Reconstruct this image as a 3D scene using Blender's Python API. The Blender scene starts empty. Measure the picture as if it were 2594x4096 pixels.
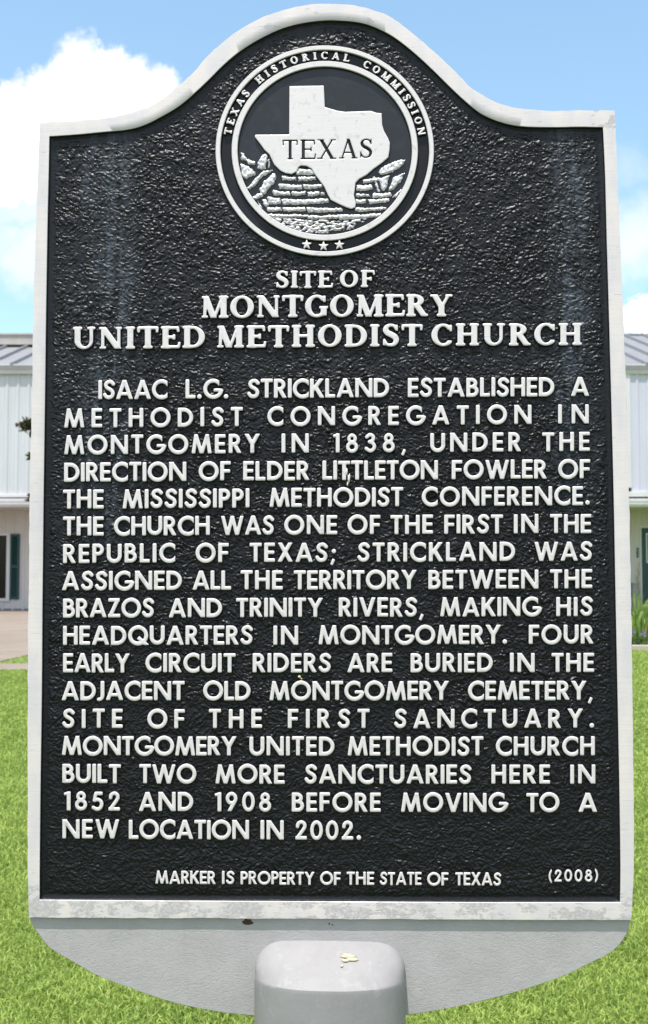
import bpy, math, random
import numpy as np
from mathutils import Matrix, Vector
random.seed(7)
rng = np.random.default_rng(11)
R = math.radians
scene = bpy.context.scene
COL = scene.collection

# ------------------------------------------------------------------ camera
CAM_H = 1.25
PITCH = R(3.2)
FPX = 4500.0            # focal length in photograph pixels (2594 x 4096)
CX, CY = 1297.0, 2048.0
cam_d = bpy.data.cameras.new("camera")
cam = bpy.data.objects.new("camera", cam_d)
COL.objects.link(cam)
cam.location = (0, 0, CAM_H)
cam.rotation_euler = (R(90) + PITCH, 0, 0)
cam_d.sensor_fit = 'HORIZONTAL'
cam_d.sensor_width = 36.0
cam_d.lens = 36.0 * FPX / 2594.0
cam_d.clip_start = 0.05
cam_d.clip_end = 3000
cam_d.dof.use_dof = True
cam_d.dof.focus_distance = 1.29
cam_d.dof.aperture_fstop = 27.0
scene.camera = cam

# ------------------------------------------------------------------ exposure
scene.view_settings.view_transform = 'Standard'
scene.view_settings.look = 'None'
scene.view_settings.gamma = 1.0
scene.view_settings.exposure = 1.40

# ------------------------------------------------------------------ sun
SUN_EL, SUN_AZ = R(72.5), R(180 + 24)     # azimuth from +Y towards +X: high, behind the camera, a little to the left
sd = Vector((math.sin(SUN_AZ) * math.cos(SUN_EL), math.cos(SUN_AZ) * math.cos(SUN_EL), math.sin(SUN_EL)))
sun_l = bpy.data.lights.new("sun", 'SUN')
sun_l.energy = 2.3
sun_l.angle = R(0.5)
sun_l.color = (1.0, 0.97, 0.925)
sun = bpy.data.objects.new("sun", sun_l)
COL.objects.link(sun)
sun.rotation_euler = sd.to_track_quat('Z', 'Y').to_euler()

# ------------------------------------------------------------------ node helpers
class NT:
    def __init__(s, tree):
        s.t = tree
        s.n = tree.nodes
        s.l = tree.links
    def node(s, typ, **kw):
        nd = s.n.new(typ)
        for k, v in kw.items():
            setattr(nd, k, v)
        return nd
    def put(s, sock, v):
        if isinstance(v, bpy.types.NodeSocket):
            s.l.new(v, sock)
        else:
            if isinstance(v, (tuple, list)) and sock.type == 'RGBA' and len(v) == 3:
                v = (*v, 1)
            sock.default_value = v
    def math(s, op, a, b=None, c=None, clamp=False):
        nd = s.node('ShaderNodeMath', operation=op, use_clamp=clamp)
        s.put(nd.inputs[0], a)
        if b is not None: s.put(nd.inputs[1], b)
        if c is not None: s.put(nd.inputs[2], c)
        return nd.outputs[0]
    def vmath(s, op, a, b=None, scale=None):
        nd = s.node('ShaderNodeVectorMath', operation=op)
        s.put(nd.inputs[0], a)
        if b is not None: s.put(nd.inputs[1], b)
        if scale is not None: s.put(nd.inputs['Scale'], scale)
        return nd.outputs['Value'] if op in ('DOT_PRODUCT', 'LENGTH', 'DISTANCE') else nd.outputs['Vector']
    def maprange(s, v, a, b, c=0.0, d=1.0, smooth=True):
        nd = s.node('ShaderNodeMapRange', interpolation_type='SMOOTHSTEP' if smooth else 'LINEAR')
        s.put(nd.inputs['Value'], v)
        nd.inputs['From Min'].default_value = a; nd.inputs['From Max'].default_value = b
        nd.inputs['To Min'].default_value = c; nd.inputs['To Max'].default_value = d
        return nd.outputs['Result']
    def noise(s, vec, scale, detail=3, rough=0.55, dist=0.0, out='Fac'):
        nd = s.node('ShaderNodeTexNoise')
        s.put(nd.inputs['Vector'], vec)
        nd.inputs['Scale'].default_value = scale; nd.inputs['Detail'].default_value = detail
        nd.inputs['Roughness'].default_value = rough; nd.inputs['Distortion'].default_value = dist
        return nd.outputs[out]
    def mapping(s, vec, scale=(1, 1, 1), loc=(0, 0, 0), rot=(0, 0, 0)):
        nd = s.node('ShaderNodeMapping')
        s.put(nd.inputs['Vector'], vec)
        nd.inputs['Scale'].default_value = scale; nd.inputs['Location'].default_value = loc
        nd.inputs['Rotation'].default_value = rot
        return nd.outputs[0]
    def mix(s, f, a, b, typ='MIX'):
        nd = s.node('ShaderNodeMix', data_type='RGBA', blend_type=typ)
        s.put(nd.inputs[0], f); s.put(nd.inputs[6], a); s.put(nd.inputs[7], b)
        return nd.outputs[2]
    def bump(s, h, strength, dist):
        nd = s.node('ShaderNodeBump')
        s.put(nd.inputs['Height'], h)
        nd.inputs['Strength'].default_value = strength; nd.inputs['Distance'].default_value = dist
        return nd.outputs[0]
    def obj(s):
        return s.node('ShaderNodeTexCoord').outputs['Object']

def material(name, color=(0.5, 0.5, 0.5), rough=0.5, metal=0.0, spec=0.5, fn=None, trans=0.0):
    m = bpy.data.materials.new(name)
    m.use_nodes = True
    t = NT(m.node_tree)
    b = m.node_tree.nodes['Principled BSDF']
    b.inputs['Base Color'].default_value = (*color, 1)
    b.inputs['Roughness'].default_value = rough
    b.inputs['Metallic'].default_value = metal
    b.inputs['Specular IOR Level'].default_value = spec
    if fn: fn(t, b)
    return m

# ------------------------------------------------------------------ world
def pix_dir(x, y):
    v = Vector(((x - CX) / FPX, (CY - y) / FPX, -1.0))
    v = cam.rotation_euler.to_matrix() @ v
    return v.normalized()

world = bpy.data.worlds.new("World")
scene.world = world
world.use_nodes = True
w = NT(world.node_tree)
bg = w.n['Background']
sky = w.node('ShaderNodeTexSky')
sky.sky_type = 'NISHITA'
sky.sun_disc = False
sky.sun_elevation = SUN_EL
sky.sun_rotation = SUN_AZ
sky.air_density = 1.15
sky.dust_density = 1.6
sky.ozone_density = 1.5
SKY_STR = 0.098
bg.inputs['Strength'].default_value = SKY_STR
gen = w.node('ShaderNodeTexCoord').outputs['Generated']
nv = w.noise(gen, 14.0, 6, 0.6, out='Color')
nv2 = w.noise(gen, 55.0, 5, 0.65, out='Color')
d1 = w.vmath('SCALE', w.vmath('SUBTRACT', nv, (0.5, 0.5, 0.5)), scale=0.085)
d2 = w.vmath('SCALE', w.vmath('SUBTRACT', nv2, (0.5, 0.5, 0.5)), scale=0.026)
dirv = w.vmath('NORMALIZE', w.vmath('ADD', w.vmath('ADD', gen, d1), d2))
# (x, y, radius in photograph pixels, opacity, softness)
blobs = [(335, 350, 112, 1, .45), (250, 430, 120, 1, .3), (440, 350, 90, 1, .36), (590, 430, 105, 1, .42), (700, 520, 130, 1, .3),
         (20, 450, 80, 1, .3), (150, 560, 180, 1, .25), (420, 600, 200, 1, .3), (60, 680, 150, .9, .4),
         (130, 1060, 120, .7, .7), (40, 860, 110, .5, .9), (20, 1000, 100, .5, .8), (150, 850, 110, .6, .8),
         (2530, 640, 80, .24, .9), (2560, 970, 140, .60, .9), (2480, 1040, 90, .4, .9), (2495, 1285, 72, 1, .25), (2600, 1340, 80, 1, .3),
         (1700, 1300, 300, .9, .5), (900, 1100, 260, .8, .5), (3100, 900, 300, 1, .3), (-500, 700, 420, 1, .3), (3700, 1300, 380, .9, .4)]
tot = None
for (bx, by, br, op, soft) in blobs:
    dv = pix_dir(bx, by)
    dist = w.vmath('DISTANCE', dirv, tuple(dv))
    rad = br / FPX * 1.15
    m_ = w.maprange(dist, rad * (1 + soft * 0.5), rad * (1 - soft), 0.0, op)
    tot = m_ if tot is None else w.math('MAXIMUM', tot, m_)
# scattered clouds in the rest of the sky (behind and beside the camera)
sep = w.node('ShaderNodeSeparateXYZ')
w.put(sep.inputs[0], gen)
far_n = w.noise(w.mapping(gen, (1, 1, 2.4)), 3.2, 7, 0.58)
far_m = w.maprange(far_n, 0.44, 0.58, 0, 0.9)
behind = w.maprange(sep.outputs[1], 0.80, 0.55, 0, 1)
tot = w.math('MAXIMUM', tot, w.math('MULTIPLY', far_m, behind))
shade = w.maprange(w.noise(gen, 9.0, 4, 0.5), 0.35, 0.62, 0.86, 1.0)
ccol = w.vmath('SCALE', (5.0, 5.05, 5.2), scale=shade)
up = w.maprange(sep.outputs[2], -0.02, 0.03, 0, 1)
skyc = w.mix(w.math('MULTIPLY', tot, up), w.vmath('MULTIPLY', sky.outputs[0], (0.98, 1.07, 0.99)), ccol)
w.l.new(skyc, bg.inputs['Color'])

# ------------------------------------------------------------------ mesh helpers
def tag(o, label=None, cat=None, group=None, kind=None):
    if label: o['label'] = label
    if cat: o['category'] = cat
    if group: o['group'] = group
    if kind: o['kind'] = kind
    return o

def empty(name, loc=(0, 0, 0), rot=(0, 0, 0)):
    o = bpy.data.objects.new(name, None)
    o.empty_display_size = 0.2
    COL.objects.link(o)
    o.location = loc; o.rotation_euler = rot
    return o

def link(name, me, parent=None):
    o = bpy.data.objects.new(name, me)
    COL.objects.link(o)
    if parent is not None: o.parent = parent
    return o

class MB:
    """collects faces of several materials into one mesh object"""
    def __init__(s):
        s.v = []; s.f = []; s.m = []
    def add(s, verts, faces, mi=0):
        k = len(s.v)
        s.v.extend([tuple(map(float, p)) for p in verts])
        s.f.extend([tuple(i + k for i in f) for f in faces])
        if isinstance(mi, int): s.m.extend([mi] * len(faces))
        else: s.m.extend(mi)
    def box(s, x0, x1, y0, y1, z0, z1, mi=0):
        v = [(x, y, z) for x in (x0, x1) for y in (y0, y1) for z in (z0, z1)]
        s.add(v, [(0, 1, 3, 2), (4, 6, 7, 5), (0, 4, 5, 1), (2, 3, 7, 6), (0, 2, 6, 4), (1, 5, 7, 3)], mi)
    def tube(s, pts, rad, n=8, mi=0):
        pts = [Vector(p) for p in pts]
        if not isinstance(rad, (list, tuple)): rad = [rad] * len(pts)
        v = []; f = []
        for i, p in enumerate(pts):
            t = (pts[min(i + 1, len(pts) - 1)] - pts[max(i - 1, 0)]).normalized()
            a = t.orthogonal().normalized() if i == 0 else (a - t * a.dot(t)).normalized()
            b = t.cross(a)
            for k in range(n):
                an = 2 * math.pi * k / n
                v.append(p + (a * math.cos(an) + b * math.sin(an)) * rad[i])
        for i in range(len(pts) - 1):
            for k in range(n):
                k2 = (k + 1) % n
                f.append((i * n + k, i * n + k2, (i + 1) * n + k2, (i + 1) * n + k))
        f.append(tuple(range(n))[::-1]); f.append(tuple(range((len(pts) - 1) * n, len(pts) * n)))
        s.add(v, f, mi)
    def build(s, name, mats, parent=None, smooth=False, bevel=0.0):
        me = bpy.data.meshes.new(name)
        me.from_pydata(s.v, [], s.f)
        if not isinstance(mats, (list, tuple)): mats = [mats]
        for m in mats: me.materials.append(m)
        me.polygons.foreach_set('material_index', s.m)
        if smooth: me.polygons.foreach_set('use_smooth', [True] * len(s.f))
        me.update()
        o = link(name, me, parent)
        if bevel:
            b = o.modifiers.new('bevel', 'BEVEL'); b.width = bevel; b.segments = 2; b.limit_method = 'ANGLE'
        return o

def grid_mesh(name, P, mats, parent=None, keep=None, smooth=True):
    """P: (ny,nx,3) array; keep: (ny-1,nx-1) bool mask"""
    ny, nx, _ = P.shape
    idx = np.arange(ny * nx).reshape(ny, nx)
    q = np.stack([idx[:-1, :-1], idx[1:, :-1], idx[1:, 1:], idx[:-1, 1:]], -1)
    if keep is not None: q = q[keep]
    q = q.reshape(-1, 4)
    used, inv = np.unique(q, return_inverse=True)
    return np_mesh(name, P.reshape(-1, 3)[used], inv.reshape(-1, 4), mats, parent, smooth)

def np_mesh(name, V, F, mats, parent=None, smooth=False, mi=None):
    me = bpy.data.meshes.new(name)
    V = np.asarray(V, np.float32); F = np.asarray(F, np.int32); k = F.shape[1]
    me.vertices.add(len(V)); me.vertices.foreach_set('co', V.ravel())
    me.loops.add(F.size); me.loops.foreach_set('vertex_index', F.ravel())
    me.polygons.add(len(F)); me.polygons.foreach_set('loop_start', np.arange(len(F), dtype=np.int32) * k)
    if not isinstance(mats, (list, tuple)): mats = [mats]
    for m in mats: me.materials.append(m)
    if mi is not None: me.polygons.foreach_set('material_index', np.asarray(mi, np.int32))
    me.polygons.foreach_set('use_smooth', np.full(len(F), smooth))
    me.update(calc_edges=True)
    return link(name, me, parent)

# numpy gradient noise
_perm = {}
def pnoise(x, y, seed=0):
    if seed not in _perm:
        r = np.random.default_rng(seed + 100)
        _perm[seed] = (r.permutation(512), r.uniform(0, 2 * np.pi, 512))
    pm, an = _perm[seed]
    xi = np.floor(x).astype(int); yi = np.floor(y).astype(int)
    xf = x - xi; yf = y - yi
    def g(ix, iy, dx, dy):
        h = pm[(ix + pm[iy & 511]) & 511]
        a = an[h]
        return np.cos(a) * dx + np.sin(a) * dy
    u = xf ** 3 * (xf * (xf * 6 - 15) + 10); v = yf ** 3 * (yf * (yf * 6 - 15) + 10)
    a = g(xi, yi, xf, yf); b = g(xi + 1, yi, xf - 1, yf); c = g(xi, yi + 1, xf, yf - 1); d = g(xi + 1, yi + 1, xf - 1, yf - 1)
    return ((a * (1 - u) + b * u) * (1 - v) + (c * (1 - u) + d * u) * v) * 1.5

def worley(x, y, seed=0):
    """distance to the nearest and second nearest of jittered cell points"""
    r = np.random.default_rng(seed + 900)
    px = r.uniform(0, 1, (256, 256)); py = r.uniform(0, 1, (256, 256)); hh = r.uniform(.45, 1, (256, 256))
    xi = np.floor(x).astype(int); yi = np.floor(y).astype(int)
    f1 = np.full(x.shape, 9.0); f2 = f1.copy(); hv = np.zeros(x.shape)
    for a in (-1, 0, 1):
        for b in (-1, 0, 1):
            cx, cy = xi + a, yi + b
            d = np.hypot(cx + px[cx & 255, cy & 255] - x, cy + py[cx & 255, cy & 255] - y)
            nearer = d < f1
            f2 = np.where(nearer, f1, np.minimum(f2, d)); hv = np.where(nearer, hh[cx & 255, cy & 255], hv); f1 = np.where(nearer, d, f1)
    return f1, f2, hv

# ------------------------------------------------------------------ the marker's frame
# the plate stands on a post; its front face is a plane turned a little and leaning a little back
M_LOC = Vector((0.0, 1.286, 0.0))
M_ROT = Matrix.Rotation(R(-2.7), 3, 'Z') @ Matrix.Rotation(R(-0.8), 3, 'X')
MARK = empty('historical_marker', M_LOC, M_ROT.to_euler())
tag(MARK, 'black cast metal historical marker with raised white lettering on a grey post in the lawn', 'sign')
MI = M_ROT.inverted()
CR = np.array(cam.rotation_euler.to_matrix())
MIn = np.array(MI)
cam_l = MIn @ (np.array(cam.location) - np.array(M_LOC))

def P(x, y, h=0.0, base=0.0):
    """photo measurement -> marker-local metres on the plane `base` behind the front face, then h towards the viewer"""
    x = np.asarray(x, float); y = np.asarray(y, float)
    d = np.stack([(x - CX) / FPX, (CY - y) / FPX, -np.ones_like(x)], -1)
    dl = d @ (MIn @ CR).T
    t = (base - cam_l[1]) / dl[..., 1]
    p = cam_l + dl * t[..., None]
    p[..., 1] = base - h
    return p

# ------------------------------------------------------------------ materials
def f_black(t, b):
    o = t.obj()
    n1 = t.noise(o, 900, 3, 0.6)
    n0 = t.noise(t.mapping(o, (1, 1, 0.22)), 26, 5, 0.62)
    sepx = t.node('ShaderNodeSeparateXYZ'); t.put(sepx.inputs[0], o)
    # chalky water marks running down near the two sides
    left = t.math('SUBTRACT', 1.0, t.maprange(t.math('ABSOLUTE', t.math('ADD', sepx.outputs[0], 0.262)), 0.012, 0.055))
    right = t.math('SUBTRACT', 1.0, t.maprange(t.math('ABSOLUTE', t.math('SUBTRACT', sepx.outputs[0], 0.288)), 0.004, 0.034))
    zone = t.math('MULTIPLY', t.math('MAXIMUM', left, right), t.maprange(sepx.outputs[2], 1.18, 1.45))
    streak = t.maprange(t.noise(t.mapping(o, (1, 1, 0.13)), 75, 5, 0.68, 0.5), 0.40, 0.68)
    chalk = t.math('MULTIPLY', zone, t.math('ADD', t.math('MULTIPLY', streak, 0.36), 0.03))
    dust = t.math('MULTIPLY', t.maprange(n0, 0.48, 0.78), t.math('MULTIPLY', t.maprange(sepx.outputs[2], 1.0, 1.6), 0.07))
    f = t.math('ADD', chalk, dust, clamp=True)
    t.put(b.inputs['Base Color'], t.mix(f, (0.005, 0.0055, 0.007), (0.13, 0.15, 0.19)))
    t.put(b.inputs['Roughness'], t.math('ADD', t.math('MULTIPLY', f, 0.3), t.maprange(n1, 0.3, 0.7, 0.31, 0.43)))
    t.put(b.inputs['Normal'], t.bump(n1, 0.35, 0.0004))
M_black = material('black_enamel', (0.01, 0.01, 0.012), 0.3, 0, 0.30, f_black)
def f_blacks(t, b):
    o = t.obj()
    n1 = t.noise(o, 350, 3, 0.6)
    dust = t.maprange(t.noise(o, 60, 5, 0.65), 0.45, 0.75, 0, 0.12)
    t.put(b.inputs['Base Color'], t.mix(dust, (0.007, 0.008, 0.010), (0.09, 0.10, 0.13)))
    t.put(b.inputs['Normal'], t.bump(n1, 0.25, 0.0006))
M_black_s = material('black_enamel_smooth', (0.01, 0.01, 0.012), 0.34, 0, 0.5, f_blacks)

def f_face(t, b):
    o = t.obj()
    fine = t.noise(t.mapping(o, (12, 12, 500)), 1.6, 4, 0.6)
    blot = t.noise(o, 120, 5, 0.66, 0.4)
    wear = t.maprange(blot, 0.55, 0.66, 0, 0.5)
    c = t.mix(t.maprange(fine, 0.3, 0.7, 0, 0.35), (0.71, 0.66, 0.645), (0.56, 0.52, 0.51))
    t.put(b.inputs['Base Color'], t.mix(wear, c, (0.42, 0.41, 0.40)))
    t.put(b.inputs['Normal'], t.bump(fine, 0.12, 0.0004))
M_letter = material('bare_aluminium_lettering', (0.65, 0.65, 0.64), 0.42, 0.15, 0.5, f_face)

def f_border(t, b):
    o = t.obj()
    fine = t.noise(t.mapping(o, (9, 9, 420)), 1.5, 4, 0.6)
    sepx = t.node('ShaderNodeSeparateXYZ'); t.put(sepx.inputs[0], o)
    # flaked grey patches, most of them on the bottom bar and the two upper corners
    low = t.maprange(sepx.outputs[2], 0.93, 0.87)
    corner = t.math('MULTIPLY', t.maprange(sepx.outputs[0], 0.295, 0.32), t.maprange(sepx.outputs[2], 1.75, 1.78))
    top = t.math('MULTIPLY', t.maprange(sepx.outputs[2], 1.865, 1.89), 0.55)
    amt = t.math('MAXIMUM', t.math('MAXIMUM', low, corner), top)
    pn = t.noise(t.mapping(o, (1, 1, 1.8)), 26, 8, 0.74, 0.15)
    th = t.math('SUBTRACT', 0.70, t.math('MULTIPLY', amt, 0.21))
    patch = t.maprange(t.math('SUBTRACT', pn, th), 0.0, 0.018)
    scr = t.noise(t.mapping(o, (30, 30, 260)), 2.2, 5, 0.7, 1.0)
    nick = t.maprange(scr, 0.62, 0.68, 0, 0.7)
    tone = t.noise(t.mapping(o, (3, 3, 1)), 14, 3, 0.5)
    c = t.mix(t.maprange(tone, 0.35, 0.65), (0.72, 0.64, 0.61), (0.63, 0.58, 0.59))
    c = t.mix(t.maprange(fine, 0.3, 0.7, 0, 0.3), c, (0.50, 0.50, 0.49))
    c = t.mix(nick, c, (0.36, 0.34, 0.31))
    c = t.mix(patch, c, t.mix(t.maprange(t.noise(o, 420, 3, 0.6), 0.4, 0.7), (0.45, 0.415, 0.415), (0.58, 0.54, 0.54)))
    t.put(b.inputs['Base Color'], c)
    t.put(b.inputs['Normal'], t.bump(t.math('SUBTRACT', fine, t.math('MULTIPLY', patch, 1.5)), 0.25, 0.0004))
M_border = material('worn_silver_paint', (0.65, 0.65, 0.63), 0.5, 0.1, 0.5, f_border)

def f_grey(t, b):
    o = t.obj()
    wr = t.noise(t.mapping(o, (1, 1, 1.6)), 70, 5, 0.6, 1.6)
    ridg = t.math('ABSOLUTE', t.math('SUBTRACT', wr, 0.5))
    h = t.math('ADD', t.maprange(ridg, 0.0, 0.05), t.math('MULTIPLY', t.noise(o, 420, 4, 0.6), 0.5))
    drip = t.maprange(t.noise(t.mapping(o, (1, 1, .12)), 60, 5, .65), .56, .74, 0, .22)
    c = t.mix(t.maprange(t.noise(o, 18, 5, 0.6), 0.3, 0.7), (0.365, 0.345, 0.345), (0.41, 0.388, 0.388))
    c = t.mix(drip, c, (.24, .225, .21))
    t.put(b.inputs['Base Color'], c)
    t.put(b.inputs['Normal'], t.bump(h, 0.35, 0.0006))
M_grey = material('grey_casting_paint', (0.35, 0.35, 0.36), 0.55, 0, 0.4, f_grey)
def f_grey2(t, b):
    o = t.obj()
    h = t.noise(o, 160, 5, 0.6)
    fl = t.maprange(t.noise(o, 320, 4, 0.7), 0.68, 0.72, 0, 0.6)
    c = t.mix(t.maprange(t.noise(o, 14, 5, 0.6), 0.3, 0.7), (0.25, 0.24, 0.243), (0.285, 0.275, 0.278))
    c = t.mix(fl, c, (0.46, 0.45, 0.43))
    run = t.maprange(t.noise(t.mapping(o, (1, 1, .1)), 85, 5, .68), .55, .75, 0, .3)
    c = t.mix(run, c, (.19, .18, .165))
    c = t.mix(t.maprange(t.noise(o, 55, 6, .7), .56, .64, 0, .25), c, (.38, .37, .36))
    t.put(b.inputs['Base Color'], c)
    t.put(b.inputs['Normal'], t.bump(h, 0.4, 0.0006))
M_greyp = material('grey_post_paint', (0.35, 0.35, 0.36), 0.55, 0, 0.3, f_grey2)
M_rust = material('rust', (0.055, 0.03, 0.018), 0.9)
M_droplet = material('dried_mud', (0.50, 0.43, 0.30), 0.8)

# ------------------------------------------------------------------ signed-distance relief -> mesh
def sd_seg(X, Y, x0, y0, x1, y1, w_, w2=None):
    dx, dy = x1 - x0, y1 - y0
    L2 = dx * dx + dy * dy
    t = np.clip(((X - x0) * dx + (Y - y0) * dy) / L2, 0, 1)
    d = np.hypot(X - x0 - t * dx, Y - y0 - t * dy)
    ww = w_ if w2 is None else w_ + (w2 - w_) * t
    return d - ww / 2
def sd_box(X, Y, x0, y0, x1, y1, w_, r=0.025):
    """straight bar from point to point with square ends"""
    dx, dy = x1 - x0, y1 - y0
    L = math.hypot(dx, dy); ux, uy = dx / L, dy / L
    a = (X - (x0 + x1) / 2) * ux + (Y - (y0 + y1) / 2) * uy
    b_ = -(X - (x0 + x1) / 2) * uy + (Y - (y0 + y1) / 2) * ux
    qx = np.abs(a) - L / 2 + r; qy = np.abs(b_) - w_ / 2 + r
    return np.hypot(np.maximum(qx, 0), np.maximum(qy, 0)) + np.minimum(np.maximum(qx, qy), 0) - r
def sd_pl(X, Y, pts, w_):
    n = len(pts)
    ws = w_ if isinstance(w_, (list, tuple)) else [w_] * n
    d = None
    for i in range(n - 1):
        e = sd_seg(X, Y, *pts[i], *pts[i + 1], ws[i], ws[i + 1])
        d = e if d is None else np.minimum(d, e)
    return d
def smooth_pts(pts, n=6):
    """Catmull-Rom"""
    out = []
    p = [pts[0]] + list(pts) + [pts[-1]]
    for i in range(1, len(p) - 2):
        for k in range(n):
            t = k / n
            out.append(tuple(0.5 * ((2 * p[i][j]) + (-p[i - 1][j] + p[i + 1][j]) * t + (2 * p[i - 1][j] - 5 * p[i][j] + 4 * p[i + 1][j] - p[i + 2][j]) * t * t
                       + (-p[i - 1][j] + 3 * p[i][j] - 3 * p[i + 1][j] + p[i + 2][j]) * t ** 3) for j in range(len(pts[0]))))
    out.append(tuple(pts[-1]))
    return out
def sd_curve(X, Y, pts, w_=None):
    """pts (x,y) or (x,y,w)"""
    q = smooth_pts(pts, 5)
    if len(pts[0]) == 3: return sd_pl(X, Y, [(a[0], a[1]) for a in q], [a[2] for a in q])
    return sd_pl(X, Y, q, w_)
def sd_ell(X, Y, cx, cy, rx, ry):
    dx, dy = (X - cx), (Y - cy)
    k = np.sqrt((dx / rx) ** 2 + (dy / ry) ** 2) + 1e-9
    g = np.sqrt((dx / rx ** 2) ** 2 + (dy / ry ** 2) ** 2) / k + 1e-9
    return (k - 1) / g
def sd_ring(X, Y, cx, cy, rx, ry, w_):
    return np.abs(sd_ell(X, Y, cx, cy, rx, ry)) - w_ / 2
def sd_poly(X, Y, pts):
    d = None; inside = np.zeros(X.shape, bool)
    n = len(pts)
    for i in range(n):
        x0, y0 = pts[i]; x1, y1 = pts[(i + 1) % n]
        e = sd_seg(X, Y, x0, y0, x1 + 1e-9, y1, 0.0)
        d = e if d is None else np.minimum(d, e)
        c = ((y0 > Y) != (y1 > Y)) & (X < (x1 - x0) * (Y - y0) / (y1 - y0 + 1e-12) + x0)
        inside ^= c
    return np.where(inside, -d, d)
def un(*a):
    d = a[0]
    for b_ in a[1:]: d = np.minimum(d, b_)
    return d
def sun_(k, *a):
    d = a[0]
    for b_ in a[1:]:
        h = np.clip(0.5 + 0.5 * (b_ - d) / k, 0, 1)
        d = b_ * (1 - h) + d * h - k * h * (1 - h)
    return d
def cut(d, *planes):
    for p in planes: d = np.maximum(d, p)
    return d

def march(f, x0, y0, c):
    """f (ny,nx) sdf on grid; returns 2D verts, sdf at verts, faces, boundary edges"""
    ny, nx = f.shape
    V = []; S = []; F = []; B = []; key = {}
    inside = f < 0
    def corner(i, j):
        k = (i, j, 0)
        if k not in key:
            key[k] = len(V); V.append((x0 + j * c, y0 + i * c)); S.append(f[i, j])
        return key[k]
    def edge(i, j, i2, j2):
        k = (min(i, i2), min(j, j2), 1 if i == i2 else 2)
        if k not in key:
            a, b_ = f[i, j], f[i2, j2]
            t = min(max(a / (a - b_), 0.02), 0.98)
            key[k] = len(V)
            V.append((x0 + (j + (j2 - j) * t) * c, y0 + (i + (i2 - i) * t) * c)); S.append(0.0)
        return key[k]
    any_in = inside[:-1, :-1] | inside[1:, :-1] | inside[:-1, 1:] | inside[1:, 1:]
    for i, j in zip(*np.nonzero(any_in)):
        cs = [(i, j), (i, j + 1), (i + 1, j + 1), (i + 1, j)]
        ins = [inside[a] for a in cs]
        if all(ins):
            F.append([corner(*a) for a in cs]); continue
        poly = []; kinds = []
        for k in range(4):
            a, b_ = cs[k], cs[(k + 1) % 4]
            if ins[k]: poly.append(corner(*a)); kinds.append(0)
            if ins[k] != ins[(k + 1) % 4]: poly.append(edge(*a, *b_)); kinds.append(1 if ins[k] else 2)   # 1 = leaving
        if len(poly) < 3: continue
        F.append(poly)
        n = len(poly)
        for k in range(n):
            if kinds[k] == 1 and kinds[(k + 1) % n] == 2: B.append((poly[k], poly[(k + 1) % n]))
    return np.array(V), np.array(S), F, B

class Relief:
    """a raised cast shape: flat top with an eased edge, sides falling to the ground of the panel"""
    def __init__(s, fn, x0, y0, x1, y1, c, bev, draft):
        nx = int((x1 - x0) / c) + 2; ny = int((y1 - y0) / c) + 2
        gx = x0 + np.arange(nx) * c; gy = y0 + np.arange(ny) * c
        X, Y = np.meshgrid(gx, gy)
        f = np.array(fn(X, Y)); f[0, :] = f[-1, :] = 1; f[:, 0] = f[:, -1] = 1
        V, S, F, B = march(f, x0, y0, c)
        gyy, gxx = np.gradient(f, c)
        s.V = V; s.F = F; s.B = B
        s.e = np.clip(1 + S / bev, 0, 1) ** 2            # 0 on the plateau, 1 on the rim
        j = np.clip(np.round((V[:, 0] - x0) / c).astype(int), 0, nx - 1); i = np.clip(np.round((V[:, 1] - y0) / c).astype(int), 0, ny - 1)
        g = np.stack([gxx[i, j], gyy[i, j]], -1); g /= (np.linalg.norm(g, axis=1, keepdims=True) + 1e-9)
        s.O = V + g * draft
    def emit(s, mb, xf, top, bottom, bev_h, flip=False, base=0.0, hfn=None):
        """xf maps (n,2) unit coords to photo coords; flip when xf mirrors"""
        q = xf(s.V); h = top - bev_h * s.e
        if hfn is not None: h = h + hfn(q) * (1 - s.e)
        T = P(q[:, 0], q[:, 1], 0.0, base); T[:, 1] = base - h
        q2 = xf(s.O); L = P(q2[:, 0], q2[:, 1], 0.0, base); L[:, 1] = base - bottom
        n = len(T)
        bset = sorted({a for e in s.B for a in e}); bi = {a: n + k for k, a in enumerate(bset)}
        verts = np.vstack([T, L[bset]]) if bset else T
        fs = [tuple(f[::-1]) if flip else tuple(f) for f in s.F]
        ws = [((b_, a, bi[a], bi[b_])) for a, b_ in s.B]
        if flip: ws = [w_[::-1] for w_ in ws]
        mb.add(verts, fs + ws, [0] * len(fs) + [1] * len(ws))

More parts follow.
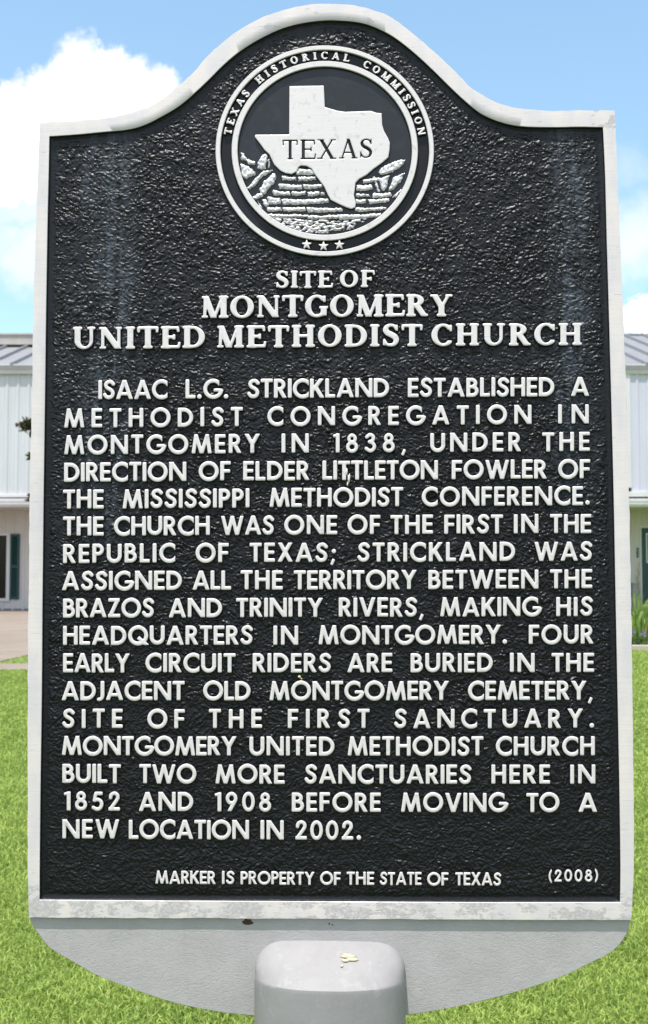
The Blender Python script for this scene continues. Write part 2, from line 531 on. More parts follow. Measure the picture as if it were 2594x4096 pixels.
# ------------------------------------------------------------------ font 1: geometric sans
W1 = 0.20
def g_sans(ch):
    b = sd_box; W = W1
    def band(d, X, Y, lo=0.0, hi=1.0): return cut(d, lo - Y, Y - hi)
    def bowl(X, Y, cx, cy, rx, ry, w_=W): return np.maximum(sd_ring(X, Y, cx, cy, rx, ry, w_), cx - X)
    f = {
     'A': (.92, lambda X, Y: un(band(un(b(X, Y, .072, -.1, .495, 1.1, W, 0), b(X, Y, .848, -.1, .425, 1.1, W, 0)), X, Y), b(X, Y, .22, .28, .70, .28, .16))),
     'B': (.64, lambda X, Y: un(b(X, Y, .1, 0, .1, 1, W), b(X, Y, .05, .905, .29, .905, .19), b(X, Y, .05, .535, .31, .535, .16), b(X, Y, .05, .095, .32, .095, .19),
                 bowl(X, Y, .28, .72, .20, .185, .19), bowl(X, Y, .31, .315, .235, .22, .19))),
     'C': (.83, lambda X, Y: np.maximum(sd_ring(X, Y, .52, .5, .425, .425, W), X - .83)),
     'D': (.81, lambda X, Y: un(b(X, Y, .1, 0, .1, 1, W), b(X, Y, .05, .9, .31, .9, W), b(X, Y, .05, .1, .31, .1, W), bowl(X, Y, .29, .5, .42, .4))),
     'E': (.56, lambda X, Y: un(b(X, Y, .1, 0, .1, 1, W), b(X, Y, .05, .91, .56, .91, .18), b(X, Y, .05, .5, .53, .5, .17), b(X, Y, .05, .09, .56, .09, .18))),
     'F': (.55, lambda X, Y: un(b(X, Y, .1, 0, .1, 1, W), b(X, Y, .05, .91, .55, .91, .18), b(X, Y, .05, .49, .52, .49, .17))),
     'G': (.98, lambda X, Y: un(cut(sd_ring(X, Y, .52, .5, .425, .425, W), np.minimum(X - .83, Y - .46)), b(X, Y, .54, .435, .97, .435, .16))),
     'H': (.77, lambda X, Y: un(b(X, Y, .1, 0, .1, 1, W), b(X, Y, .67, 0, .67, 1, W), b(X, Y, .1, .52, .67, .52, .17))),
     'I': (.20, lambda X, Y: b(X, Y, .1, 0, .1, 1, W)),
     'J': (.38, lambda X, Y: un(b(X, Y, .28, .2, .28, 1, W), sd_curve(X, Y, [(.28, .3), (.27, .17), (.2, .07), (.08, .04)], .18))),
     'K': (.74, lambda X, Y: un(b(X, Y, .1, 0, .1, 1, W), band(un(b(X, Y, .17, .42, .68, 1.1, .2, 0), b(X, Y, .27, .62, .69, -.08, .21, 0)), X, Y))),
     'L': (.52, lambda X, Y: un(b(X, Y, .1, 0, .1, 1, W), b(X, Y, .05, .09, .52, .09, .18))),
     'M': (1.06, lambda X, Y: band(un(b(X, Y, .09, -.05, .25, 1.05, .19, 0), b(X, Y, .97, -.05, .81, 1.05, .19, 0), b(X, Y, .20, 1.08, .54, -.02, .19, 0), b(X, Y, .86, 1.08, .52, -.02, .19, 0)), X, Y)),
     'N': (.91, lambda X, Y: band(un(b(X, Y, .1, -.1, .1, 1.1, .19, 0), b(X, Y, .81, -.1, .81, 1.1, .19, 0), b(X, Y, .06, 1.06, .85, -.06, .21, 0)), X, Y)),
     'O': (1.05, lambda X, Y: sd_ring(X, Y, .525, .5, .425, .425, W)),
     'P': (.60, lambda X, Y: un(b(X, Y, .1, 0, .1, 1, W), b(X, Y, .05, .905, .31, .905, .19), b(X, Y, .05, .47, .31, .47, .18), bowl(X, Y, .29, .69, .215, .215, .19))),
     'Q': (1.05, lambda X, Y: un(sd_ring(X, Y, .525, .5, .425, .425, W), band(b(X, Y, .52, .40, 1.03, -.04, .19, 0), X, Y))),
     'R': (.67, lambda X, Y: un(b(X, Y, .1, 0, .1, 1, W), b(X, Y, .05, .905, .31, .905, .19), b(X, Y, .05, .47, .31, .47, .18), bowl(X, Y, .29, .69, .215, .215, .19),
                 band(b(X, Y, .27, .52, .60, -.06, .2, 0), X, Y))),
     'S': (.64, lambda X, Y: sd_curve(X, Y, [(.56, .79), (.45, .90), (.32, .91), (.19, .85), (.15, .73), (.22, .60), (.36, .52), (.49, .42), (.53, .28), (.46, .14), (.32, .09), (.19, .12), (.09, .24)], .19)),
     'T': (.63, lambda X, Y: un(b(X, Y, .315, 0, .315, 1, W), b(X, Y, 0, .91, .63, .91, .18))),
     'U': (.78, lambda X, Y: un(b(X, Y, .1, .37, .1, 1, W), b(X, Y, .68, .37, .68, 1, W), np.maximum(sd_ring(X, Y, .39, .39, .29, .29, W), Y - .40))),
     'V': (.85, lambda X, Y: band(un(b(X, Y, .07, 1.1, .455, -.1, .2, 0), b(X, Y, .78, 1.1, .395, -.1, .2, 0)), X, Y)),
     'W': (1.27, lambda X, Y: band(un(b(X, Y, .08, 1.1, .40, -.1, .19, 0), b(X, Y, .35, -.1, .665, 1.1, .19, 0), b(X, Y, .605, 1.1, .92, -.1, .19, 0), b(X, Y, .87, -.1, 1.19, 1.1, .19, 0)), X, Y)),
     'X': (.80, lambda X, Y: band(un(b(X, Y, .05, -.1, .73, 1.1, .2, 0), b(X, Y, .07, 1.1, .75, -.1, .2, 0)), X, Y)),
     'Y': (.80, lambda X, Y: band(un(b(X, Y, .06, 1.08, .42, .44, .2, 0), b(X, Y, .74, 1.08, .38, .44, .2, 0), b(X, Y, .4, -.05, .4, .5, W)), X, Y)),
     'Z': (.68, lambda X, Y: un(b(X, Y, .04, .91, .64, .91, .18), b(X, Y, .02, .09, .67, .09, .18), band(b(X, Y, .10, 0, .57, 1.0, .2, 0), X, Y))),
     '0': (.66, lambda X, Y: sd_ring(X, Y, .33, .5, .24, .42, .18)),
     '1': (.34, lambda X, Y: un(b(X, Y, .24, 0, .24, 1, W), b(X, Y, .0, .86, .24, .92, .15))),
     '2': (.64, lambda X, Y: un(sd_curve(X, Y, [(.13, .68), (.17, .84), (.32, .915), (.47, .85), (.51, .70), (.44, .54), (.14, .12)], .18), b(X, Y, .02, .09, .62, .09, .18))),
     '3': (.62, lambda X, Y: un(sd_curve(X, Y, [(.12, .80), (.27, .915), (.42, .87), (.47, .74), (.40, .60), (.26, .55)], .18), sd_curve(X, Y, [(.26, .55), (.43, .48), (.52, .30), (.43, .13), (.28, .085), (.09, .20)], .18))),
     '5': (.64, lambda X, Y: un(b(X, Y, .16, .91, .58, .91, .18), b(X, Y, .22, .92, .15, .52, .17), sd_curve(X, Y, [(.15, .55), (.32, .59), (.48, .51), (.53, .34), (.45, .15), (.29, .085), (.09, .17)], .18))),
     '8': (.64, lambda X, Y: un(sd_ring(X, Y, .32, .74, .165, .175, .17), sd_ring(X, Y, .32, .305, .225, .22, .18))),
     '9': (.64, lambda X, Y: un(sd_ring(X, Y, .31, .67, .215, .245, .18), band(b(X, Y, .50, .56, .16, -.06, .19, 0), X, Y))),
     '.': (.24, lambda X, Y: np.hypot(X - .12, Y - .12) - .12),
     ',': (.30, lambda X, Y: b(X, Y, .19, .14, .06, -.17, .15, .04)),
     ';': (.30, lambda X, Y: un(b(X, Y, .19, .14, .06, -.17, .15, .04), np.hypot(X - .19, Y - .55) - .115)),
     '(': (.32, lambda X, Y: cut(sd_ring(X, Y, .62, .48, .50, .66, .16), X - .30)),
     ')': (.32, lambda X, Y: cut(sd_ring(X, Y, -.30, .48, .50, .66, .16), .02 - X)),
    }
    return f[ch]

# ------------------------------------------------------------------ font 2: bracketed serif
def g_serif(ch, T=.20, t=.105, s=.085, e=.085, k=.055):
    b = sd_box
    def stem(X, Y, x, y0=0, y1=1, head=True, foot=True, w_=T, e2=None):
        ee = e if e2 is None else e2
        d = b(X, Y, x, y0, x, y1, w_, .01)
        if foot: d = sun_(k, d, b(X, Y, x - w_ / 2 - ee, y0 + s / 2, x + w_ / 2 + ee, y0 + s / 2, s, .02))
        if head: d = sun_(k, d, b(X, Y, x - w_ / 2 - ee, y1 - s / 2, x + w_ / 2 + ee, y1 - s / 2, s, .02))
        return d
    def band(d, Y, lo=0.0, hi=1.0): return cut(d, lo - Y, Y - hi)
    def ser(X, Y, x0, x1, y): return b(X, Y, x0, y, x1, y, s, .02)
    def oval(X, Y, cx, cy, rx, ry):
        return np.maximum(sd_ell(X, Y, cx, cy, rx, ry), -sd_ell(X, Y, cx, cy, rx - T * 1.02, ry - t * .95))
    m = e + T / 2
    h = s / 2
    f = {
     'I': (2 * m, lambda X, Y: stem(X, Y, m)),
     'H': (.98, lambda X, Y: un(stem(X, Y, m), stem(X, Y, .98 - m), b(X, Y, m, .51, .98 - m, .51, t))),
     'T': (.86, lambda X, Y: sun_(k, stem(X, Y, .43, head=False), b(X, Y, .02, 1 - t / 2, .84, 1 - t / 2, t, .02), b(X, Y, .05, .72, .02, .97, s), b(X, Y, .81, .72, .84, .97, s))),
     'E': (.80, lambda X, Y: sun_(k, stem(X, Y, m), b(X, Y, m, 1 - t / 2, .74, 1 - t / 2, t), b(X, Y, m, t / 2, .76, t / 2, t), b(X, Y, m, .51, .56, .51, t), b(X, Y, .74, .74, .72, .98, s), b(X, Y, .79, .28, .75, .02, s), b(X, Y, .56, .39, .56, .63, s))),
     'F': (.76, lambda X, Y: sun_(k, stem(X, Y, m), b(X, Y, m, 1 - t / 2, .72, 1 - t / 2, t), b(X, Y, m, .49, .55, .49, t), b(X, Y, .73, .72, .70, .98, s), b(X, Y, .55, .37, .55, .61, s))),
     'L': (.76, lambda X, Y: sun_(k, stem(X, Y, m), b(X, Y, m, t / 2, .72, t / 2, t), b(X, Y, .75, .30, .71, .02, s))),
     'D': (.95, lambda X, Y: sun_(.02, stem(X, Y, m), cut(oval(X, Y, .42, .5, .53, .5), .38 - X), b(X, Y, m, 1 - t / 2, .44, 1 - t / 2, t), b(X, Y, m, t / 2, .44, t / 2, t))),
     'R': (.92, lambda X, Y: sun_(.02, stem(X, Y, m), cut(oval(X, Y, .36, .73, .385, .27), .34 - X), b(X, Y, m, 1 - t / 2, .38, 1 - t / 2, t), b(X, Y, m, .46 + t / 2, .38, .46 + t / 2, t),
                 band(b(X, Y, .42, .54, .80, -.04, T * .95), Y), ser(X, Y, .72, .92, h))),
     'O': (1.0, lambda X, Y: oval(X, Y, .5, .5, .5, .515)),
     'C': (.88, lambda X, Y: sun_(.03, cut(oval(X, Y, .5, .5, .5, .515), X - .86, np.minimum(np.minimum(X - .55, Y - .24), .74 - Y)), b(X, Y, .82, .66, .82, .96, s * .9))),
     'G': (.97, lambda X, Y: sun_(.03, cut(oval(X, Y, .5, .5, .5, .515), X - .86, np.minimum(np.minimum(X - .55, Y - .36), .74 - Y)), b(X, Y, .82, .68, .82, .97, s), b(X, Y, .79, .06, .79, .44, T), ser(X, Y, .60, .97, .44))),
     'U': (.96, lambda X, Y: un(stem(X, Y, m, .35, 1, foot=False), stem(X, Y, .96 - m + .02, .35, 1, foot=False, w_=t * 1.1, e2=e + .03),
                 cut(np.maximum(sd_ell(X, Y, (m - T / 2 + .98 - m + t * .55) / 2, .37, (.98 - 2 * m + T / 2 + t * .55) / 2, .385), -sd_ell(X, Y, (m + T / 2 + .98 - m - t * .55) / 2, .37, (.98 - 2 * m - T / 2 - t * .55) / 2, .26)), Y - .37))),
     'M': (1.16, lambda X, Y: un(b(X, Y, .17, .02, .20, .98, t), stem(X, Y, .97, w_=T, e2=.08), ser(X, Y, .04, .31, h), band(b(X, Y, .19, 1.04, .565, -.04, T), Y), band(b(X, Y, .94, 1.02, .57, .0, t), Y), ser(X, Y, .05, .26, 1 - h))),
     'N': (1.04, lambda X, Y: un(b(X, Y, .19, .02, .19, .98, t), b(X, Y, .87, .02, .87, .98, t), ser(X, Y, .06, .33, h), ser(X, Y, .74, 1.0, 1 - h), ser(X, Y, .03, .26, 1 - h), band(b(X, Y, .13, 1.08, .88, -.05, T), Y))),
     'A': (.98, lambda X, Y: un(band(b(X, Y, .14, -.04, .50, 1.04, t), Y), band(b(X, Y, .46, 1.06, .84, -.06, T), Y), b(X, Y, .24, .31, .68, .31, t * .9), ser(X, Y, .0, .28, h), ser(X, Y, .66, .98, h))),
     'X': (.98, lambda X, Y: un(band(b(X, Y, .18, 1.05, .82, -.05, T), Y), band(b(X, Y, .16, -.05, .82, 1.05, t), Y), ser(X, Y, .01, .30, h), ser(X, Y, .66, .99, h), ser(X, Y, .02, .36, 1 - h), ser(X, Y, .70, .97, 1 - h))),
     'Y': (.94, lambda X, Y: un(stem(X, Y, .48, 0, .5, head=False), band(b(X, Y, .15, 1.05, .49, .42, T * .95), Y), band(b(X, Y, .80, 1.03, .50, .44, t), Y), ser(X, Y, .0, .34, 1 - h), ser(X, Y, .64, .95, 1 - h))),
     'S': (.70, lambda X, Y: un(sd_curve(X, Y, [(.58, .80, t), (.50, .92, t), (.33, .955, t), (.18, .88, t * 1.4), (.14, .74, T * .95), (.22, .61, T), (.40, .51, T * 1.05), (.55, .39, T), (.58, .24, T * .9), (.49, .09, t * 1.3), (.34, .045, t), (.18, .09, t), (.10, .22, t)]),
                 b(X, Y, .60, .70, .60, .97, s), b(X, Y, .08, .03, .08, .33, s))),
    }
    return f[ch]

_gc = {}
def glyph(font, ch):
    key = (font, ch)
    if key not in _gc:
        if font == 'sans': wd, fn = g_sans(ch); c = 1 / 26
        elif font == 'bold': wd, fn = g_serif(ch, .25, .13, .105, .075); c = 1 / 28
        elif font == 'ring': wd, fn = g_serif(ch, .29, .19, .16, .085); c = 1 / 16
        else: wd, fn = g_serif(ch, .135, .05, .045, .075, .03); c = 1 / 30
        _gc[key] = (wd, Relief(fn, -.15, -.35, wd + .15, 1.25, c, .045, .045))
    return _gc[key]

TOP, GND = 0.0, -0.0034
def sag(x, y):
    return 4.0 * (y - 2048) / 2048 * (1 - ((x - CX) / CX) ** 2)

def text_words(mb, font, words, yl, yr, cap, xl=0.0, xr=2594.0):
    """words: (text, x0, x1); baseline runs from yl at xl to yr at xr"""
    for (txt, x0, x1) in words:
        ws = [glyph(font, c)[0] for c in txt]
        base_gap = .10
        n = len(txt)
        if n > 1:
            sx = 1.09 if font == 'bold' else 1.0
            tr = ((x1 - x0) / cap - sum(ws) * sx) / (n - 1)
            if tr < .05:      # keep a little air between letters; narrow them instead
                tr = .05; sx = ((x1 - x0) / cap - tr * (n - 1)) / sum(ws)
        else:
            tr = 0; sx = (x1 - x0) / cap / ws[0]
        x = x0
        for c, wd in zip(txt, ws):
            jx, jy = random.uniform(-1, 1), random.uniform(-1, 1)
            def xf(v, x=x, jy=jy, sx=sx):
                px = x + v[:, 0] * cap * sx
                bl = yl + (yr - yl) * (px - xl) / (xr - xl)
                py = bl - v[:, 1] * cap + jy
                return np.stack([px, py + sag(px, py)], -1)
            glyph(font, c)[1].emit(mb, xf, TOP, GND, 0.0004)
            x += (wd * sx + tr) * cap

def xl_(v): return 200 + v / 1.3864     # left-hand measuring sheet
def xr_(v): return 1300 + v / 1.3377    # right-hand measuring sheet
A_, B_ = xl_, xr_
body = [
 ([('ISAAC', A_(268), A_(652)), ('L.G.', A_(752), A_(990)), ('STRICKLAND', A_(1095), B_(345)), ('ESTABLISHED', B_(445), B_(1230)), ('A', B_(1318), B_(1417))], 1599, 1584.6),
 ([('METHODIST', A_(78), A_(1070)), ('CONGREGATION', A_(1207), B_(1108)), ('IN', B_(1250), B_(1415))], 1711, 1694.5),
 ([('MONTGOMERY', A_(78), A_(1165)), ('IN', A_(1285), A_(1437)), ('1838,', B_(45), B_(440)), ('UNDER', B_(565), B_(1052)), ('THE', B_(1165), B_(1420))], 1818, 1805),
 ([('DIRECTION', A_(78), A_(757)), ('OF', A_(825), A_(1003)), ('ELDER', A_(1072), A_(1440)), ('LITTLETON', A_(1512), B_(607)), ('FOWLER', B_(680), B_(1190)), ('OF', B_(1250), B_(1422))], 1927, 1913.6),
 ([('THE', A_(72), A_(298)), ('MISSISSIPPI', A_(402), A_(1107)), ('METHODIST', A_(1218), B_(420)), ('CONFERENCE.', B_(520), B_(1420))], 2035.6, 2020.5),
 ([('THE', A_(72), A_(298)), ('CHURCH', A_(355), A_(887)), ('WAS', A_(948), A_(1243)), ('ONE', A_(1300), B_(67)), ('OF', B_(122), B_(298)), ('THE', B_(352), B_(580)), ('FIRST', B_(640), B_(955)), ('IN', B_(1013), B_(1145)), ('THE', B_(1207), B_(1428))], 2143.5, 2132.5),
 ([('REPUBLIC', A_(72), A_(695)), ('OF', A_(808), A_(992)), ('TEXAS;', A_(1108), B_(60)), ('STRICKLAND', B_(175), B_(1020)), ('WAS', B_(1122), B_(1432))], 2252.6, 2243),
 ([('ASSIGNED', A_(65), A_(732)), ('ALL', A_(790), A_(1005)), ('THE', A_(1058), A_(1292)), ('TERRITORY', A_(1353), B_(492)), ('BETWEEN', B_(555), B_(1145)), ('THE', B_(1207), B_(1433))], 2361.6, 2354),
 ([('BRAZOS', A_(72), A_(577)), ('AND', A_(658), A_(955)), ('TRINITY', A_(1033), A_(1515)), ('RIVERS,', B_(75), B_(535)), ('MAKING', B_(618), B_(1158)), ('HIS', B_(1240), B_(1435))], 2471, 2464.5),
 ([('HEADQUARTERS', A_(72), A_(1125)), ('IN', A_(1240), A_(1378)), ('MONTGOMERY.', A_(1490), B_(977)), ('FOUR', B_(1093), B_(1440))], 2580.5, 2576),
 ([('EARLY', A_(72), A_(442)), ('CIRCUIT', A_(530), A_(1030)), ('RIDERS', A_(1125), B_(33)), ('ARE', B_(120), B_(362)), ('BURIED', B_(460), B_(900)), ('IN', B_(992), B_(1125)), ('THE', B_(1215), B_(1443))], 2690.5, 2688.5),
 ([('ADJACENT', A_(63), A_(747)), ('OLD', A_(850), A_(1113)), ('MONTGOMERY', A_(1218), B_(665)), ('CEMETERY,', B_(768), B_(1440))], 2801.5, 2800.5),
 ([('SITE', A_(68), A_(403)), ('OF', A_(540), A_(748)), ('THE', A_(882), A_(1177)), ('FIRST', A_(1320), B_(240)), ('SANCTUARY.', B_(372), B_(1443))], 2912.5, 2912.5),
 ([('MONTGOMERY', A_(65), A_(1035)), ('UNITED', A_(1107), B_(52)), ('METHODIST', B_(122), B_(850)), ('CHURCH', B_(917), B_(1447))], 3021.5, 3023),
 ([('BUILT', A_(68), A_(393)), ('TWO', A_(495), A_(812)), ('MORE', A_(918), A_(1303)), ('SANCTUARIES', A_(1413), B_(785)), ('HERE', B_(893), B_(1207)), ('IN', B_(1315), B_(1450))], 3133, 3136),
 ([('1852', A_(78), A_(390)), ('AND', A_(492), A_(795)), ('1908', A_(915), A_(1228)), ('BEFORE', A_(1342), B_(300)), ('MOVING', B_(408), B_(978)), ('TO', B_(1080), B_(1257)), ('A', B_(1358), B_(1460))], 3243, 3249),
 ([('NEW', A_(68), A_(385)), ('LOCATION', A_(437), A_(1105)), ('IN', A_(1168), A_(1298)), ('2002.', A_(1360), B_(195))], 3354.5, 3362),
]
def line_of(name, font, words, yl, yr, cap, a, b_):
    ln = empty(name); ln.parent = MARK
    for w_ in words:
        mb = MB()
        text_words(mb, font, [w_], yl, yr, cap, a, b_)
        mb.build('word', [M_letter, M_black_s], ln, smooth=True).data.set_sharp_from_angle(angle=R(50))
for words, yl, yr in body:
    line_of('inscription_line', 'sans', words, yl, yr, 76.5, 260, 2340)

def fx(v): return 550 + v / .8069
foot = [([('MARKER', fx(58), fx(253)), ('IS', fx(273), fx(313)), ('PROPERTY', fx(333), fx(572)), ('OF', fx(590), fx(657)), ('THE', fx(676), fx(765)), ('STATE', fx(783), fx(918)), ('OF', fx(936), fx(1005)), ('TEXAS', fx(1027), fx(1175))], 3533, 3543.5, 52),
        ([('(2008)', fx(1327), fx(1490))], 3537, 3527, 48)]
for words, yl, yr, cap in foot:
    line_of('footer_line', 'sans', words, yl, yr, cap, 260, 2340)
titles = [([('SITE', 1104, 1331), ('OF', 1360.6, 1499.7)], 1153, 1149.5, 67, 1120, 1490),
          ([('MONTGOMERY', 803, 1811)], 1272.5, 1264.5, 87, 820, 1800),
          ([('UNITED', 291, 820), ('METHODIST', 865, 1690.5), ('CHURCH', 1727, 2329.6)], 1396, 1379, 87, 330, 2320)]
for words, yl, yr, cap, a, b_ in titles:
    line_of('title_line', 'bold', words, yl, yr, cap, a, b_)

# ------------------------------------------------------------------ outline of the plate (photo measurements)
OUT_TOP = [(160, 489), (256, 484), (384, 476), (469, 464.5), (554, 440), (614, 418), (673, 375), (725, 332), (784, 277), (835, 217), (887, 170.5), (938, 130), (1006, 88), (1074, 58),
           (1142, 36), (1219, 19), (1300, 12), (1351, 13.6), (1427, 21), (1495, 38), (1563, 66), (1622, 106), (1673, 148.5), (1733, 199), (1784, 246), (1835, 297), (1885, 348), (1945, 386),
           (2004, 413), (2081, 431), (2191, 441), (2318, 439.5), (2460.8, 439.5)]
IN_TOP = [(198.6, 545.6), (298, 539), (409, 528.5), (511.5, 518), (580, 499), (648, 465), (716, 424.5), (776, 375), (835, 320), (895, 260), (963, 203), (1040, 155), (1125, 115), (1210, 92),
          (1300, 81), (1368, 82), (1436, 89), (1495, 106), (1563, 140), (1622, 182), (1682, 233), (1741, 288.5), (1801, 348), (1860, 403), (1919, 450), (1979, 479.4), (2047, 499), (2115, 507.4),
          (2233, 509), (2318, 507.4), (2413, 509)]
OUT_R = [(2460.8, 439.5), (2472.7, 700), (2485, 980), (2494, 1200), (2509, 1599), (2519.6, 1997), (2527.6, 2395), (2533, 2790), (2537, 3150), (2538, 3450), (2527.6, 3682)]
IN_R = [(2413, 509), (2421.8, 700), (2429, 980), (2435.6, 1200), (2446.6, 1599), (2456.5, 1997), (2464, 2395), (2472, 2790), (2479, 3150), (2483, 3450), (2481.6, 3609)]
OUT_B = [(2527.6, 3682), (1900, 3681), (1297, 3678), (700, 3675), (115, 3673)]
IN_B = [(2481.6, 3609), (1900, 3609), (1297, 3606), (700, 3603), (159.5, 3599)]
OUT_L = [(115, 3673), (111, 3460), (109.6, 3150), (109.6, 2795), (113, 2396), (117.6, 1997), (126, 1599), (133.5, 1200), (145, 850), (153, 650), (160, 489)]
IN_L = [(159.5, 3599), (160, 3460), (163, 3150), (168, 2795), (171, 2396), (175, 1997), (180.5, 1599), (186, 1200), (192, 850), (196, 680), (198.6, 545.6)]
def resample(pts, n, smooth=True):
    q = np.array(smooth_pts(pts, 8) if smooth else pts, float)
    L = np.r_[0, np.cumsum(np.hypot(*np.diff(q, axis=0).T))]
    s_ = np.linspace(0, L[-1], n)
    return np.stack([np.interp(s_, L, q[:, 0]), np.interp(s_, L, q[:, 1])], -1)
def loop_of(segs, ns):
    return np.vstack([resample(s_, n)[:-1] for s_, n in zip(segs, ns)])
NS = (221, 181, 121, 181)
Lo = loop_of([OUT_TOP, OUT_R, OUT_B, OUT_L], NS)
Li = loop_of([IN_TOP, IN_R, IN_B, IN_L], NS)
n_ = len(Lo)
jo = np.array([pnoise(np.array([i * .35]), np.array([0.5]), 3)[0] for i in range(n_)]) * 2.2
dirv2 = (Li - Lo); dirv2 /= np.linalg.norm(dirv2, axis=1, keepdims=True)
def loft(loops, close=True):
    V = np.vstack(loops); F = []
    n = len(loops[0])
    for a in range(len(loops) - 1):
        for i in range(n):
            j = (i + 1) % n
            F.append((a * n + i, (a + 1) * n + i, (a + 1) * n + j, a * n + j))
    return V, F
def at_h(L2, h):
    p = P(L2[:, 0], L2[:, 1], 0.0, 0.0); p[:, 1] = -h
    return p
TB = 0.0006
bl = [at_h(Lo, -0.0085), at_h(Lo, -0.003 + TB), at_h(Lo + dirv2 * (2.5 + jo[:, None]), TB + 0.0004), at_h(Lo + (Li - Lo) * .5, TB + .0006), at_h(Li - dirv2 * 2, TB + 0.0004), at_h(Li, TB - 0.0001), at_h(Li + dirv2 * 5, -0.0048)]
V, F = loft(bl)
mb = MB(); mb.add(V, F, [0] * (n_ * 5) + [1] * n_)
o = mb.build('border', [M_border, M_black_s], MARK, smooth=True)
o.data.set_sharp_from_angle(angle=R(40))

# ------------------------------------------------------------------ panel ground: cast leather grain
SEAL = (1300.0, 601.0, 437.7, 422.0)
c_ = 2.35
gx = np.arange(120, 2525, c_); gy = np.arange(40, 3640, c_)
X, Y = np.meshgrid(gx, gy)
wx = X + 14 * pnoise(X / 60, Y / 60, 1) + 5 * pnoise(X / 17, Y / 17, 2)
wy = Y + 14 * pnoise(X / 60, Y / 60, 3) + 5 * pnoise(X / 17, Y / 17, 4)
ux = wx * .94 + wy * .34; uy = -wx * .34 + wy * .94          # two grain directions, blended in broad areas
vx = wx * .91 - wy * .42; vy = wx * .42 + wy * .91
bl_ = np.clip(.5 + 1.6 * pnoise(X / 170, Y / 140, 5), 0, 1)
n1 = pnoise(ux / 29, uy / 18, 6) * bl_ + pnoise(vx / 29, vy / 18, 16) * (1 - bl_); n2 = pnoise(wx / 15, wy / 12, 7); n3 = pnoise(X / 70, Y / 55, 8)
f1, f2, hv = worley(wx / 16, wy / 12.5, 1)
bumpy = hv * np.clip((f2 - f1) * 1.7, 0, 1) ** .55
bumpy *= np.clip(.78 + .5 * pnoise(X / 48, Y / 38, 12), .12, 1.1)
del f1, f2, hv
grain = bumpy * .66 + np.abs(n1) ** .8 * .8 + n2 * .14 + n3 * .22
amp = .0027 * (0.88 + .3 * pnoise(X / 300, Y / 300, 9)) * np.where(Y > 2700, 1 - .28 * np.clip((Y - 2700) / 600, 0, 1), 1)
H = -0.0047 + grain * amp
# smooth margin beside the border and disc under the seal
inner_poly = Li[::4]
dse = sd_ell(X, Y, *SEAL)
disc = np.clip(-dse / 6, 0, 1)
H = H * (1 - disc) + (-0.0040) * disc
def band_dist(X, Y):
    d = np.full(X.shape, 1e9)
    st = 6
    pts = Li[::st]
    # distance to inner edge, evaluated only roughly by row/column interpolation for the straight sides
    xl = np.interp(Y, *np.array(sorted([(p[1], p[0]) for p in resample(IN_L, 60)])).T)
    xr = np.interp(Y, *np.array(sorted([(p[1], p[0]) for p in resample(IN_R, 60)])).T)
    yt = np.interp(X, *np.array(sorted([(p[0], p[1]) for p in resample(IN_TOP, 200)])).T)
    yb = np.interp(X, *np.array(sorted([(p[0], p[1]) for p in resample(IN_B, 30)])).T)
    slope = np.abs(np.gradient(yt, axis=1) / c_)
    return np.minimum(np.minimum(X - xl, xr - X), np.minimum((Y - yt) / np.sqrt(1 + slope ** 2), yb - Y))
bd = band_dist(X, Y)
mm = np.clip((bd - 14) / 22, 0, 1); mm = mm * mm * (3 - 2 * mm)
flat = -0.0046 + .0002 * n2
H = np.where(disc > 0, H, flat * (1 - mm) + H * mm)
rim = np.clip(1 - (bd - 4) / 16, 0, 1)
H = H + .0012 * rim ** 2
keep = (bd > -12)[:-1, :-1]
Pg = P(X, Y, 0, 0); Pg[..., 1] = -H
grid_mesh('panel', Pg, M_black, MARK, keep)
del Pg, ux, uy, vx, vy, wx, wy

# ------------------------------------------------------------------ seal
SE = empty('seal'); SE.parent = MARK
def seal_xf(v): return np.stack([SEAL[0] + v[:, 0] * SEAL[2], SEAL[1] - v[:, 1] * SEAL[3]], -1)
def ring_part(name, r0, r1, top, bot, mat, mat2, parent):
    n = 240
    prof = [(r0 - .012, bot), (r0, top - .0009), (r0 + .006, top), ((r0 + r1) / 2, top), (r1 - .006, top), (r1, top - .0009), (r1 + .012, bot)]
    loops = []
    for r, h in prof:
        a = np.linspace(0, 2 * np.pi, n, endpoint=False)
        q = seal_xf(np.stack([r * np.cos(a), r * np.sin(a)], -1))
        p = P(q[:, 0], q[:, 1]); p[:, 1] = -h
        loops.append(p)
    V, F = loft(loops)
    mb = MB(); mb.add(V, [f[::-1] for f in F], [1] * n + [0] * (4 * n) + [1] * n)
    o = mb.build(name, [mat, mat2], parent, smooth=True); o.data.set_sharp_from_angle(angle=R(40))
ring_part('ring', .955, 1.0, TOP, GND - .001, M_letter, M_black_s, SE)
ring_part('ring', .797, .853, TOP, GND - .001, M_letter, M_black_s, SE)
# the recessed disc behind the map
n = 96
mb = MB()
a = np.linspace(0, 2 * np.pi, n, endpoint=False)
q = seal_xf(np.stack([.80 * np.cos(a), .80 * np.sin(a)], -1)); p = P(q[:, 0], q[:, 1]); p[:, 1] = .0036
mb.add(p, [tuple(range(n))])
mb.build('backing_disc', M_black_s, SE)
